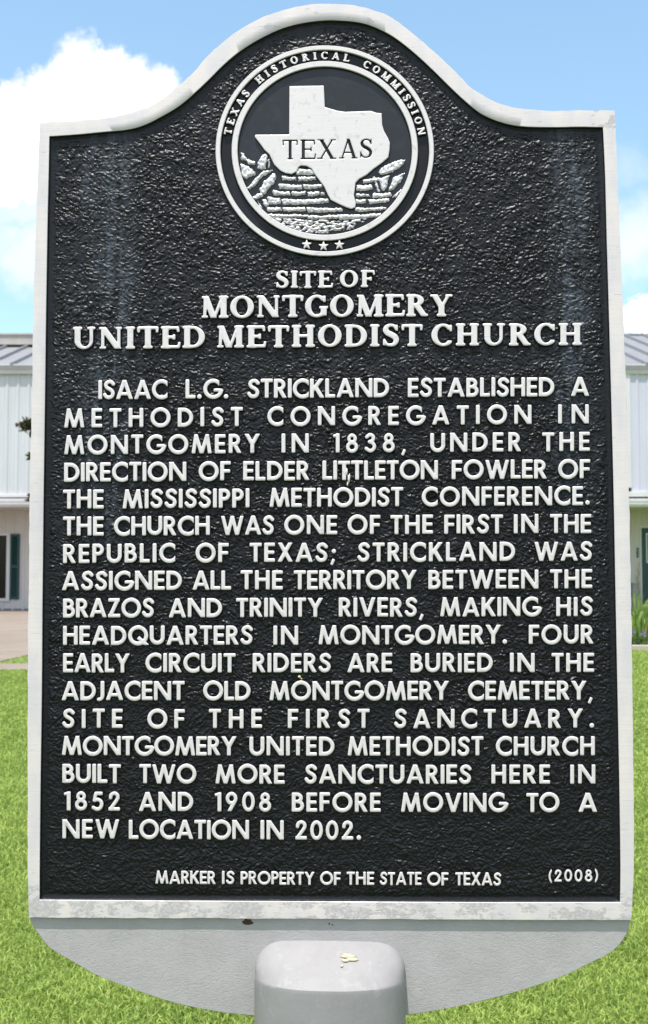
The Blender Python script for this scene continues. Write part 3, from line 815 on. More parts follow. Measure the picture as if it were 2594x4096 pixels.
# ring lettering
def arc_word(mb, txt, a0, a1):
    ws = [glyph('ring', c)[0] for c in txt]
    cap = .070; rb = .868
    total = (R(a1) - R(a0)) * (rb + cap / 2) / cap + .5 * (ws[0] + ws[-1])
    tr = (total - sum(ws)) / (len(txt) - 1)
    sx = 1.0
    pos = -ws[0] / 2
    for c, wd in zip(txt, ws):
        mid = pos + wd / 2
        ang = R(a0) + mid * cap / (rb + cap / 2)
        def xf(v, ang=ang, wd=wd):
            lx = (v[:, 0] - wd / 2) * cap * sx; ly = rb + v[:, 1] * cap
            return seal_xf(np.stack([lx * math.cos(ang) + ly * math.sin(ang), -lx * math.sin(ang) + ly * math.cos(ang)], -1))
        glyph('ring', c)[1].emit(mb, xf, TOP, GND, .0006)
        pos += wd + tr
for txt, a0, a1 in (('TEXAS', -78.3, -53.2), ('HISTORICAL', -41.5, 12.8), ('COMMISSION', 25.3, 78.2)):
    mb = MB(); arc_word(mb, txt, a0, a1)
    mb.build('ring_word', [M_letter, M_black_s], SE, smooth=True).data.set_sharp_from_angle(angle=R(50))
# stars
def star_sd(X, Y):
    pts = [(math.sin(k * math.pi / 5) * (1 if k % 2 == 0 else .42), math.cos(k * math.pi / 5) * (1 if k % 2 == 0 else .42)) for k in range(10)]
    return sd_poly(X, Y, pts) - .06
star = Relief(star_sd, -1.3, -1.3, 1.3, 1.3, .09, .3, .1)
for sx_, sy_ in ((1227.5, 977), (1295, 983), (1358.7, 978)):
    mb = MB()
    star.emit(mb, lambda v: np.stack([sx_ + v[:, 0] * 19.5, sy_ - v[:, 1] * 19.5], -1), TOP, GND, .0008)
    mb.build('star', [M_letter, M_black_s], SE, smooth=True).data.set_sharp_from_angle(angle=R(50))
# the state map with the word sunk into it
mp = [(547, 325), (757, 322), (763, 452), (800, 463), (840, 475), (890, 482), (950, 480), (1000, 478), (1045, 476), (1080, 488), (1110, 490), (1113, 560), (1125, 600), (1148, 640), (1160, 670),
      (1158, 715), (1150, 760), (1110, 795), (1060, 830), (1020, 865), (975, 890), (950, 915), (945, 960), (940, 990), (952, 1040), (948, 1065), (925, 1074), (895, 1065), (850, 1045), (800, 1020),
      (780, 985), (760, 940), (730, 900), (700, 860), (683, 830), (650, 812), (615, 810), (600, 822), (592, 845), (560, 862), (520, 855), (490, 840), (455, 805), (440, 775), (425, 742), (395, 715),
      (370, 680), (335, 635), (338, 622), (545, 620)]
mp = [(800 + a / 1.525, 130 + b_ / 1.525) for a, b_ in mp]
eng = [('T', 435, 590, 99, 297), ('E', 617, 772, 97, 294), ('X', 785, 980, 94, 292), ('A', 1010, 1198, 88, 288), ('S', 1215, 1355, 85, 284)]
def map_sd(X, Y):
    d = sd_poly(X, Y, mp)
    for c, x0, x1, y0, y1 in eng:
        x0, x1 = 960 + x0 / 2.5417, 960 + x1 / 2.5417; y0, y1 = 520 + y0 / 2.5417, 520 + y1 / 2.5417
        wd, fn = g_serif(c, .155, .065, .055, .075, .02)
        s_ = (x1 - x0) / wd; sy = (y1 - y0)
        m_ = (X > x0 - 4) & (X < x1 + 4) & (Y > y0 - 6) & (Y < y1 + 6)
        g = fn((X[m_] - x0) / s_, (y1 - Y[m_]) / sy) * min(s_, sy)
        d[m_] = np.maximum(d[m_], -g)
    return d
rel = Relief(map_sd, 1010, 335, 1570, 842, 2.1, 2.5, 2.0)
mb = MB(); rel.emit(mb, lambda v: v, TOP, -.0036, .0005, flip=True)
mb.build('state_map', [M_letter, M_black_s], SE, smooth=True).data.set_sharp_from_angle(angle=R(50))
# rock ledges below the map
def z8(l): return [(960 + a / 2.5417, 520 + b_ / 2.5417) for a, b_ in l]
def slab(x0, x1, y0, y1, sk=0): return z8([(x0, y0 + 8), (x0 + 20, y0), ((x0 + x1) / 2, y0 + sk / 2 + 6), (x1, y0 + sk), (x1 + 6, y1 + sk - 12), ((x0 + x1) / 2, y1 + sk / 2), (x0 + 12, y1)])
rocks = [slab(560, 755, 375, 445, 10), slab(415, 572, 448, 500, 14), slab(585, 775, 462, 512, -4), slab(385, 630, 530, 588, 16), slab(640, 845, 540, 592, -6),
         slab(325, 505, 600, 655, 12), slab(515, 668, 612, 660, 0), slab(678, 808, 612, 664, 0), slab(818, 860, 615, 655, 6), slab(275, 410, 665, 745, 10), slab(420, 900, 690, 750, -4),
         slab(265, 420, 765, 818, 8), slab(425, 665, 770, 822, 2), slab(675, 1040, 772, 828, 6), slab(230, 700, 838, 880, 10), slab(680, 1000, 855, 905, -4), slab(990, 1440, 850, 905, -18),
         slab(1175, 1345, 545, 610, 0), slab(1240, 1400, 488, 535, -12), slab(1170, 1320, 630, 672, 6), slab(1345, 1540, 632, 682, -6), slab(1170, 1285, 690, 742, 4), slab(1300, 1520, 692, 745, -14),
         slab(1165, 1490, 778, 822, -8),
         z8([(5, 215), (40, 225), (70, 280), (155, 310), (155, 345), (95, 345), (50, 300), (10, 300)]), z8([(0, 330), (60, 345), (120, 385), (160, 420), (150, 445), (60, 490), (20, 480)]),
         z8([(170, 385), (180, 310), (230, 235), (262, 225), (290, 262), (270, 320), (262, 385), (215, 392)]), z8([(278, 300), (300, 270), (312, 330), (300, 378), (285, 372)]),
         z8([(60, 590), (120, 520), (190, 450), (240, 400), (350, 395), (300, 425), (215, 470), (170, 540), (100, 598)]),
         z8([(190, 600), (240, 520), (300, 460), (345, 425), (372, 470), (350, 530), (290, 590), (262, 640), (215, 650)]), z8([(115, 680), (175, 640), (250, 620), (240, 660), (160, 705)]),
         z8([(215, 700), (262, 690), (290, 745), (262, 780)]), z8([(170, 690), (215, 760), (250, 830), (205, 800)]),
         z8([(300, 880), (560, 890), (700, 905), (850, 900), (980, 915), (1130, 905), (1290, 885), (1270, 930), (1180, 950), (1150, 1010), (1000, 1015), (880, 1045), (760, 1040), (640, 1050), (560, 1010), (470, 985), (400, 940)]),
         z8([(1400, 425), (1440, 370), (1520, 330), (1640, 285), (1690, 290), (1660, 350), (1560, 420), (1440, 450)]),
         z8([(1385, 480), (1450, 470), (1530, 440), (1500, 560), (1480, 612), (1440, 600), (1420, 520)]), z8([(1345, 470), (1372, 455), (1400, 520), (1430, 620), (1400, 625), (1375, 540)]),
         z8([(1560, 470), (1680, 420), (1650, 500), (1560, 600), (1510, 620), (1530, 540)]), z8([(1580, 640), (1640, 590), (1660, 600), (1600, 680), (1550, 680)])]
def rock_sd(X, Y):
    Xw = X + 4.0 * pnoise(X / 13, Y / 13, 21); Yw = Y + 2.6 * pnoise(X / 9, Y / 9, 22) + 2 * pnoise(X / 30, Y / 30, 24)
    d = np.full(X.shape, 99.)
    for r in rocks:
        xs = [p[0] for p in r]; ys = [p[1] for p in r]
        m_ = (X > min(xs) - 14) & (X < max(xs) + 14) & (Y > min(ys) - 14) & (Y < max(ys) + 14)
        d[m_] = np.minimum(d[m_], sd_poly(Xw[m_], Yw[m_], r) + 0.6)
    holes = pnoise(X / 16, Y / 9, 27) * 9 - 2.7
    low = Y > 520 + 890 / 2.5417
    d = np.where(low, np.maximum(d, holes), d)
    return np.maximum(d, sd_ell(X, Y, SEAL[0], SEAL[1], SEAL[2] * .80, SEAL[3] * .80))
rel = Relief(rock_sd, 940, 590, 1660, 950, 2.0, 7.0, 1.5)
mb = MB(); rel.emit(mb, lambda v: v, -.0009, -.0036, .0018, flip=True, hfn=lambda q: .0007 * pnoise(q[:, 0] / 8, q[:, 1] / 14, 31))
def f_rock(t, b):
    o = t.obj()
    n0 = t.noise(o, 260, 5, 0.65)
    t.put(b.inputs['Base Color'], t.mix(t.maprange(n0, 0.28, 0.52), (0.28, 0.27, 0.28), (0.70, 0.67, 0.68)))
    t.put(b.inputs['Normal'], t.bump(t.noise(t.mapping(o, (1, 1, .4)), 900, 3, .6), 0.4, 0.0006))
M_rock = material('rubbed_aluminium_relief', (0.6, 0.6, 0.58), 0.4, 0.3, 0.5, f_rock)
mb.build('rock_ledges', [M_rock, M_black_s], SE, smooth=True).data.set_sharp_from_angle(angle=R(60))

# ------------------------------------------------------------------ back casting with the lower bracket
BB = 0.0034
lowL = [(1022, 4066), (903, 4054), (767, 4030), (639, 3996), (494, 3944), (384, 3902), (281, 3842), (196, 3791), (149, 3731), (122, 3690), (118, 3672)]
lowR = [(2526, 3672), (2523, 3690), (2513, 3731), (2479, 3782), (2436, 3817), (2360, 3855), (2274, 3898), (2147, 3944), (2019, 3983), (1848, 4025), (1720, 4049), (1635, 4062)]
top_in = resample(OUT_TOP, 200) ; ctr = np.array([1300., 1900.])
side_r = resample(OUT_R[:-1], 100); side_l = resample(OUT_L[1:], 100)
up_loop = np.vstack([side_l, top_in[1:-1], side_r])
up_loop = up_loop + (ctr - up_loop) / np.linalg.norm(ctr - up_loop, axis=1, keepdims=True) * 3
loop = np.vstack([up_loop, resample(lowR, 60), resample(lowL, 60)])
def at_b(L2, y, base=BB):
    p = P(L2[:, 0], L2[:, 1], 0.0, base); p[:, 1] = y
    return p
ns_ = len(loop)
dl = (ctr - loop) / np.linalg.norm(ctr - loop, axis=1, keepdims=True)
V, F = loft([at_b(loop + dl * 6, .030), at_b(loop, .028), at_b(loop, .009), at_b(loop + dl * 2, .0082)])
mb = MB(); mb.add(V, F)
k = len(mb.v)
mb.f.append(tuple(range(k - ns_, k))); mb.m.append(0)
mb.f.append(tuple(range(ns_))[::-1]); mb.m.append(0)
low_loop = np.vstack([[(2500., 3640.)], resample(lowR, 80), resample(lowL, 80), [(145., 3640.)]])
ctr2 = np.array([1300., 3760.]); d2_ = (ctr2 - low_loop) / np.linalg.norm(ctr2 - low_loop, axis=1, keepdims=True)
V, F = loft([at_b(low_loop + d2_ * 1, .0085), at_b(low_loop, BB + .001), at_b(low_loop + d2_ * 4, BB)])
mb.add(V, F); k = len(mb.v); mb.f.append(tuple(range(k - len(low_loop), k))); mb.m.append(0)
o = mb.build('back_casting', M_grey, MARK, smooth=False)

# sleeve and post
pl_c = P(np.array([1321.]), np.array([3900.]), 0, BB)[0]
xa = P(np.array([1021., 1621.]), np.array([3900., 3900.]), 0, BB)
hw = (xa[1, 0] - xa[0, 0]) / 2
zt = P(np.array([1321.]), np.array([3762.]), 0, BB)[0, 2]
zr = P(np.array([1321.]), np.array([3954.]), 0, BB)[0, 2] + .0165
pr = .060
nt, na = 26, 64
def sleeve_pt(t_, an):
    cc = .56 + .44 * math.sqrt(max(0, 1 - (1 - min(t_ / .85, 1)) ** 2))
    sx_ = math.copysign(abs(math.cos(an)) ** .80, math.cos(an)); sy_ = abs(math.sin(an)) ** .85
    return (pl_c[0] + hw * cc * sx_, BB - pr * (t_ ** .85) * sy_ + .002, zt - (zt - zr) * t_)
V = []; F = []
rows = [[sleeve_pt(k / nt, math.pi - math.pi * j / na) for j in range(na + 1)] for k in range(nt + 1)]
# eased rim then straight sides down to the end of the sleeve
last = rows[-1]
for dz, sc in ((.0015, 1.003), (.004, 1.005), (.012, 1.006), (.05, 1.006), (.12, 1.006), (.20, 1.006)):
    rows.append([(pl_c[0] + (p[0] - pl_c[0]) * sc, BB + .002 + (p[1] - BB - .002) * (1 + (sc - 1) * 1.6), zr - dz) for p in last])
for r_ in rows: V.extend(r_)
for i in range(len(rows) - 1):
    for j in range(na):
        a0 = i * (na + 1) + j
        F.append((a0, a0 + 1, a0 + na + 2, a0 + na + 1))
V = np.array(V)
wob = pnoise(V[:, 0] * 90, V[:, 2] * 90 + V[:, 1] * 60, 41) * .00022
V[:, 1] -= wob * (V[:, 1] < BB - .004); V[:, 2] += wob * .8 * (V[:, 2] < zt - .002)
mb = MB(); mb.add(V, [f[::-1] for f in F])
# back half of the sleeve
def half(z0, z1, s_=1): return [(pl_c[0] + hw * math.cos(a_), .028 + .052 * math.sin(a_), z) for z in (z0, z1) for a_ in np.linspace(0, math.pi, 33)]
hv = half(zr + .01, zr - .20); mb.add(hv, [(i, i + 1, i + 34, i + 33) for i in range(32)] + [tuple(range(33))])
o = mb.build('sleeve', M_greyp, MARK, smooth=True); o.data.set_sharp_from_angle(angle=R(35))
# low paint line where the cap was dressed, mud dab, rust
def blob(name, px, py, rx, rz, th, mat, seed, base=BB, n=22, y0=None):
    c3 = P(np.array([float(px)]), np.array([float(py)]), 0, base)[0]
    if y0 is not None: c3 = y0
    mb = MB(); V = [(c3[0], c3[1] - th, c3[2])]; F = []
    for ring in (.55, 1.0):
        for k in range(n):
            a_ = 2 * math.pi * k / n
            r_ = ring * (1 + .45 * float(pnoise(np.array([math.cos(a_) * 1.7 + seed]), np.array([math.sin(a_) * 1.7 + ring]), 50)[0]))
            V.append((c3[0] + rx * r_ * math.cos(a_), c3[1] - (th * .8 if ring < 1 else -.0004), c3[2] + rz * r_ * math.sin(a_)))
    for k in range(n):
        F.append((0, 1 + (k + 1) % n, 1 + k)); F.append((1 + k, 1 + (k + 1) % n, 1 + n + (k + 1) % n, 1 + n + k))
    mb.add(V, F)
    return mb.build(name, mat, MARK, smooth=True)
blob('rust_spot', 992, 3688, .0078, .0042, .0007, M_rust, 1)
blob('rust_spot', 1318, 3697, .0012, .0012, .0004, M_rust, 2)
blob('rust_spot', 1331, 3701, .001, .001, .0004, M_rust, 3)
for px_, k_, rr, seed in ((1400, .33, .0095, 5), (1412, .38, .006, 6), (1384, .40, .0045, 8), (1372, .5, .0018, 7)):
    t_ = k_ * 1.0
    xx = P(np.array([float(px_)]), np.array([3820.]), 0, BB)[0, 0]
    cx_ = (xx - pl_c[0]) / hw; sy_ = (1 - min(1, abs(cx_)) ** (2 / .80)) ** .425
    yy = BB + .002 - pr * (t_ ** .85) * sy_; zz = zt - (zt - zr) * t_
    blob('mud_dab', 0, 0, rr, rr * .38, .0025, M_droplet, seed, y0=(xx, yy - .0005, zz + .0003))
M_drop = material('dried_dropping', (.72, .70, .62), .8)
M_speck = material('yellow_lichen', (.55, .47, .22), .9)
blob('bird_dropping', 1388, 1885, .0010, .0040, .0006, M_drop, 11, base=-.0003)
blob('bird_dropping', 1397, 1912, .0016, .0045, .0006, M_drop, 12, base=-.0003)
blob('bird_dropping', 1391, 1936, .0009, .0022, .0006, M_drop, 13, base=.0012)
blob('lichen_spot', 1199, 2708, .0019, .0016, .0008, M_speck, 14, base=.0012)
blob('lichen_spot', 1207, 2716, .0010, .0009, .0006, M_speck, 15, base=.0012)
blob('lichen_spot', 402, 1003, .0008, .0010, .0006, M_speck, 16, base=.0012)
# pole down into the lawn
mb = MB()
V = []; F = []
for z in (zr - .195, .2, -.05):
    for k in range(48):
        a_ = 2 * math.pi * k / 48
        V.append((pl_c[0] + .0445 * math.cos(a_), .012 + .0445 * math.sin(a_), z))
for i in range(2):
    for k in range(48):
        F.append((i * 48 + k, i * 48 + (k + 1) % 48, (i + 1) * 48 + (k + 1) % 48, (i + 1) * 48 + k))
mb.add(V, F); mb.build('post', M_greyp, MARK, smooth=True)

# ------------------------------------------------------------------ ground
HZ = CY + FPX * math.tan(PITCH)
KN = [-60, -20, 0, 2, 4, 6, 8, 10, 12, 14, 16, 18, 20, 22, 24, 26, 27, 28.5, 32, 60, 200, 1500]
def gz(y):
    ys = np.array(KN, float)
    t_ = np.clip((ys - 5) / 19, 0, 1); zs = .30 * t_ * t_ * (3 - 2 * t_)
    return np.interp(y, ys, zs)
def strip(name, mat, xa_, xb, y0, y1, lift, nx=2, parent=None, edge=None):
    ys = sorted({y0, y1, *[k for k in KN if y0 < k < y1]})
    xs = np.linspace(xa_, xb, nx)
    Pn = np.array([[(x, y, gz(y) + lift) for x in xs] for y in ys])[:, ::-1]
    return grid_mesh(name, Pn, mat, parent, smooth=True)
def wy_at(py, lift=0.0):
    """distance at which the ground shows at photo row py"""
    ys = np.linspace(2.5, 28.5, 4000)
    rows_ = CY - FPX * np.tan(np.arctan2(gz(ys) + lift - CAM_H, ys) - PITCH)
    return float(np.interp(-py, -rows_, ys)) if rows_[0] > rows_[-1] else ys[0]
def wx_at(px, y): return (px - CX) / FPX * y * (1 / math.cos(PITCH)) * math.cos(PITCH)

def f_lawn(t, b):
    o = t.obj()
    n0 = t.noise(o, 0.8, 5, 0.6); n1_ = t.noise(t.mapping(o, (1, .5, 1)), 34, 6, 0.7)
    c = t.mix(t.maprange(n1_, 0.35, 0.65), (0.085, 0.13, 0.03), (0.19, 0.245, 0.07))
    c = t.mix(t.maprange(n0, 0.4, 0.7, 0, 0.5), c, (0.17, 0.23, 0.045))
    t.put(b.inputs['Base Color'], c)
    t.put(b.inputs['Normal'], t.bump(n1_, 1.0, 0.03))
M_lawn = material('lawn_ground', (0.08, 0.15, 0.02), 0.9, 0, 0.2, f_lawn)
xs = np.array([-1500, -200, -40, -12, -5, 0, 5, 12, 40, 200, 1500.])
G = np.array([[(x, y, gz(y)) for x in xs] for y in KN])[:, ::-1]
tag(grid_mesh('ground', G, M_lawn), 'green lawn ground', kind='structure')

def f_conc(t, b):
    o = t.obj()
    n0 = t.noise(o, 1.3, 6, 0.65); n1_ = t.noise(o, 60, 4, 0.7)
    st = t.maprange(t.noise(o, 4.5, 4, 0.7), 0.62, 0.72, 0, 0.5)
    c = t.mix(t.maprange(n0, 0.3, 0.7), (0.20, 0.16, 0.13), (0.26, 0.215, 0.178))
    c = t.mix(t.maprange(n1_, 0.4, 0.7, 0, 0.3), c, (0.16, 0.13, 0.11))
    c = t.mix(st, c, (0.13, 0.09, 0.065))
    t.put(b.inputs['Base Color'], c)
    t.put(b.inputs['Normal'], t.bump(n1_, 0.4, 0.01))
M_conc = material('weathered_concrete', (0.42, 0.37, 0.31), 0.85, 0, 0.3, f_conc)
yw0, yw1 = wy_at(2683), wy_at(2658)
yp0 = wy_at(2612)
tag(strip('path', M_conc, -14, 2.2, yw0, yw1, .012), 'concrete footpath crossing the lawn', kind='structure')
M_asph = material('asphalt', (.06, .06, .062), .85, 0, .4, lambda t, b: t.put(b.inputs['Normal'], t.bump(t.noise(t.obj(), 80, 4, .7), .5, .01)))
tag(strip('bounce_pavement', M_asph, -200, 200, -14.0, -0.9, .004), 'unseen asphalt pavement added behind the camera for neutral bounce light', kind='structure')  # out of view, added to throw neutral grey bounce on the marker
# forecourt with a curved grass edge near the marker
mb = MB()
edge = [(-17.0, wy_at(2656)), (-9.0, wy_at(2656))]
for px in np.linspace(-700, 520, 60):
    py = 2650 - 28 * (px - 0) / 118 if px >= 0 else 2650 - 8 * px / 118
    if px > 118: py = 2622 - 9 * (px - 118) / 118
    yy = wy_at(min(py, 2656)); edge.append((wx_at(px, yy), yy))
V = []; F = []
ysl = 14
for (x, y) in edge:
    for k in range(ysl):
        y2 = y + (30.08 - y) * k / (ysl - 1)
        V.append((x, y2, gz(y2) + .008))
for i in range(len(edge) - 1):
    for k in range(ysl - 1):
        a0 = i * ysl + k
        F.append((a0, a0 + ysl, a0 + ysl + 1, a0 + 1))
mb.add(V, F); tag(mb.build('forecourt', M_conc), 'tan concrete forecourt in front of the building', kind='structure')

# ------------------------------------------------------------------ grass blades
def f_blade(t, b):
    at = t.node('ShaderNodeAttribute', attribute_name='tint', attribute_type='GEOMETRY')
    f = at.outputs['Fac']
    c = t.mix(t.maprange(f, 0, .86, smooth=False), (0.155, 0.25, 0.045), (0.47, 0.58, 0.15))
    c = t.mix(t.maprange(f, .90, 1.0, smooth=False), c, (0.40, 0.37, 0.13))
    t.put(b.inputs['Base Color'], c)
    tr = t.node('ShaderNodeBsdfTranslucent'); t.put(tr.inputs[0], t.mix(.5, c, (0.32, 0.42, 0.07)))
    mx = t.node('ShaderNodeMixShader'); mx.inputs[0].default_value = .42
    t.l.new(b.outputs[0], mx.inputs[1]); t.l.new(tr.outputs[0], mx.inputs[2])
    out = t.n['Material Output']; t.l.new(mx.outputs[0], out.inputs[0])
M_blade = material('grass_blade', (0.1, 0.2, 0.02), 0.55, 0, 0.3, f_blade)
def blades(xs_, ys_, h0, w0, seed):
    r = np.random.default_rng(seed); n = len(xs_)
    h = h0 * r.uniform(.55, 1.25, n); wd = w0 * r.uniform(.7, 1.3, n)
    az = r.uniform(0, 2 * np.pi, n); ln = r.uniform(.15, 1.0, n) ; fa = r.uniform(0, 2 * np.pi, n)
    z0 = gz(ys_) - .004
    dx, dy = np.cos(az), np.sin(az); wxx, wyy = np.cos(fa) * wd / 2, np.sin(fa) * wd / 2
    b0 = np.stack([xs_, ys_, z0], -1)
    m1 = b0 + np.stack([dx * ln * h * .28, dy * ln * h * .28, h * .55], -1)
    tp = b0 + np.stack([dx * ln * h * .95, dy * ln * h * .95, h * (1 - .35 * ln)], -1)
    wv = np.stack([wxx, wyy, np.zeros(n)], -1)
    V = np.stack([b0 - wv * .7, b0 + wv * .7, m1 + wv, m1 - wv, tp], 1).reshape(-1, 3)
    k = np.arange(n) * 5
    F = np.concatenate([np.stack([k, k + 1, k + 2], -1), np.stack([k, k + 2, k + 3], -1), np.stack([k + 3, k + 2, k + 4], -1)])
    tint = r.uniform(0, 1, n) * .75 + .25 * (0.5 + pnoise(xs_ * 3, ys_ * 3, 61)); tint = np.where(r.uniform(0, 1, n) < .05, .97, np.clip(tint, 0, .9))
    return V, F, np.repeat(tint, 5)
r = np.random.default_rng(5)
sets = []
def area(n, ya, yb, half_k, margin):
    y = np.sqrt(r.uniform(0, 1, n) * (yb ** 2 - ya ** 2) + ya ** 2)
    x = r.uniform(-1, 1, n) * (half_k * y + margin)
    return x, y
for n, ya, yb, h0, w0, sd_ in ((150000, 2.5, 4.6, .036, .0042, 1), (140000, 4.6, 7.6, .036, .0062, 2), (110000, 7.6, yw0 - .02, .038, .010, 3)):
    x, y = area(n, ya, yb, .33, .25)
    sets.append(blades(x, y, h0, w0, sd_))
n = 16000
y = r.uniform(yw1 + .02, 24, n); x = r.uniform(-.34, .34, n) * y
ey = np.interp(x, [e[0] for e in edge], [e[1] for e in edge], left=28, right=28)
m_ = (y < ey - .02) & (x < 3.2)
sets.append(blades(x[m_], y[m_], .045, .016, 4))
x = r.uniform(1.5, 6.5, 30000); y = r.uniform(yw0, wy_at(2606), 30000)
m_ = x > 2.25
sets.append(blades(x[m_], y[m_], .042, .014, 6))
off = 0; VV = []; FF = []; TT = []
for V, F, T_ in sets:
    VV.append(V); FF.append(F + off); TT.append(T_); off += len(V)
go = np_mesh('grass', np.vstack(VV), np.vstack(FF), M_blade)
at = go.data.attributes.new('tint', 'FLOAT', 'POINT'); at.data.foreach_set('value', np.concatenate(TT).astype(np.float32))
tag(go, 'short bright green lawn grass', 'grass', kind='stuff')

# ------------------------------------------------------------------ building
D0 = 28.5
def bx(px, d=D0): return (px - CX) / FPX * d
def bz(py, d=D0): return CAM_H + d * math.tan(math.atan2(CY - py, FPX) + PITCH)
GB = float(gz(28.5))
BLD = empty('metal_building', (0, D0, GB))
tag(BLD, 'long two storey white metal building with standing seam roof behind the marker', 'building')
def BZ(py, d=D0): return bz(py, d) - GB
def f_siding(col, col2):
    def f(t, b):
        o = t.obj()
        n0 = t.noise(t.mapping(o, (1, 1, .25)), 2.2, 5, 0.6)
        t.put(b.inputs['Base Color'], t.mix(t.maprange(n0, 0.3, 0.75), col, col2))
        t.put(b.inputs['Normal'], t.bump(t.noise(t.mapping(o, (1, 1, .3)), 5, 2, .5), .15, .02))
    return f
M_side = material('pale_metal_siding', (0.5, .52, .54), .45, 0, .5, f_siding((0.56, 0.57, 0.60), (0.50, 0.51, 0.54)))
M_side2 = material('lavender_metal_siding', (0.5, .52, .54), .45, 0, .5, f_siding((0.55, 0.54, 0.64), (0.50, 0.49, 0.59)))
M_side3 = material('cream_metal_siding', (0.5, .5, .46), .5, 0, .5, f_siding((0.58, 0.53, 0.54), (0.51, 0.47, 0.475)))
M_trim = material('white_trim', (.62, .63, .63), .4, fn=f_siding((.64, .61, .64), (.57, .545, .57)))
M_roof = material('grey_metal_roof', (.3, .3, .31), .5, fn=f_siding((.23, .225, .225), (.20, .195, .20)))
M_rib = material('blue_grey_roof_seam', (.2, .22, .27), .5, fn=f_siding((.185, .19, .215), (.17, .175, .20)))
M_ridge = material('tan_grey_ridge_flashing', (.3, .29, .27), .6, fn=f_siding((.44, .40, .38), (.38, .345, .33)))
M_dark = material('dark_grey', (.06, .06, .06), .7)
M_green = material('dark_green_paint', (.02, .075, .075), .45, fn=f_siding((.008, .042, .043), (.015, .06, .06)))
M_glass = material('dark_glass', (.008, .007, .007), .12, 0, .25)
M_bronze = material('bronze_frame', (.30, .26, .22), .4)

def ribbed(name, x0, x1, z0, z1, y, pitch, phase, mat, rib_h=.022, rib_w=.045):
    """sheet with raised vertical ribs, as one folded profile, with thickness"""
    xs_ = [x0]; ys_ = [y]
    k0 = math.ceil((x0 - phase) / pitch)
    k = k0
    while phase + k * pitch < x1 - rib_w:
        c = phase + k * pitch
        if c - rib_w > x0:
            xs_ += [c - rib_w, c - rib_w * .45, c + rib_w * .45, c + rib_w]; ys_ += [y, y - rib_h, y - rib_h, y]
        for q_ in (1 / 3, 2 / 3):
            cc = c + pitch * q_
            if x0 + .02 < cc < x1 - .03:
                xs_ += [cc - .012, cc, cc + .012]; ys_ += [y, y - .006, y]
        k += 1
    xs_.append(x1); ys_.append(y)
    mb = MB(); n = len(xs_)
    V = [(x, yy, z) for z in (z0, z1) for x, yy in zip(xs_, ys_)] + [(x0, y + .12, z0), (x1, y + .12, z0), (x0, y + .12, z1), (x1, y + .12, z1)]
    F = [(i, i + 1, n + i + 1, n + i) for i in range(n - 1)]
    a = 2 * n
    F += [(0, n, a + 2, a), (n - 1, a + 1, a + 3, 2 * n - 1), (a, a + 2, a + 3, a + 1)]
    F += [tuple(list(range(n, 2 * n)) + [a + 3, a + 2])]
    mb.add(V, F)
    return mb.build(name, mat, BLD)
XL, XR = -17.0, 17.0
z_wt = BZ(1499); z_wb = BZ(1976); z_eave = BZ(1461)
xt = bx(2505)
pitch = 42.9 / FPX * D0
PW = 1.6                       # depth of the recess under the upper floor
ribbed('upper_wall', XL, xt, z_wb, z_wt + .1, 0, pitch, bx(20.5), M_side)
ribbed('upper_wall', bx(2530), XR, BZ(1966), z_wt + .1, -.03, pitch * 1.05, bx(2559), M_side2)
mb = MB(); mb.box(xt, bx(2531), -.06, .1, BZ(1952), z_wt + .05); mb.build('corner_trim', M_trim, BLD, bevel=.01)
# lower wall, recessed
D1 = D0 + PW
def bx1(px): return bx(px, D1)
def BZ1(py): return bz(py, D1) - GB
win = (bx1(-60), bx1(80), BZ1(2398), BZ1(2136))
door = (bx1(2561), bx1(2561) + 1.06, BZ1(2444), BZ1(2104))
zl1 = BZ1(2030) + .3
ribbed('lower_wall', XL, win[0], 0, zl1, PW, pitch, bx1(14), M_side3)
ribbed('lower_wall', win[0], win[1], 0, win[2], PW, pitch, bx1(14), M_side3)
ribbed('lower_wall', win[0], win[1], win[3], zl1, PW, pitch, bx1(14), M_side3)
ribbed('lower_wall', win[1], door[0], 0, zl1, PW, pitch, bx1(14), M_side3)
ribbed('lower_wall', door[0], door[1], door[3], zl1, PW, pitch, bx1(14), M_side3)
ribbed('lower_wall', door[1], XR, 0, zl1, PW, pitch, bx1(14), M_side3)
mb = MB(); mb.box(XL, XR, PW - .02, PW + .08, -.05, .05); mb.build('base_sill', material('grey_base', (.2, .2, .19), .8), BLD)
# soffit / fascia over the recess
mb = MB(); mb.box(XL, XR, .0, PW - .002, BZ(2028), BZ(2024) + .02); mb.build('soffit', M_side3, BLD)
def gutter(name, z0, z1, y, depth, xa_=XL, xb=XR):
    mb = MB()
    h = z1 - z0
    prof = [(y, z0), (y - depth * .55, z0), (y - depth * .9, z0 + h * .30), (y - depth * .92, z0 + h * .52), (y - depth, z0 + h * .66), (y - depth, z1), (y - depth + .03, z1), (y - depth + .03, z1 - .03), (y, z1 - .03)]
    n = len(prof)
    V = [(x, a_, b_) for x in (xa_, xb) for a_, b_ in prof]
    mb.add(V, [(i, (i + 1) % n, n + (i + 1) % n, n + i) for i in range(n)] + [tuple(range(n))[::-1], tuple(range(n, 2 * n))])
    return mb.build(name, M_trim, BLD)
gutter('gutter', BZ(1497), BZ(1459), -.032, .085)
gutter('fascia', BZ(2028), BZ(1995), -.005, .12)
mb = MB(); mb.box(XL, xt, -.075, .0, BZ(1990), BZ(1977)); mb.box(xt, XR, -.09, .0, BZ(1988), BZ(1967)); mb.build('ledge', M_trim, BLD, bevel=.01)
mb = MB(); mb.box(XL, XR, -.02, .3, BZ(1996) , BZ(1990)); mb.build('painted_shadow_line', M_dark, BLD)  # dark-coloured strip standing in for the shadow line below the ledge
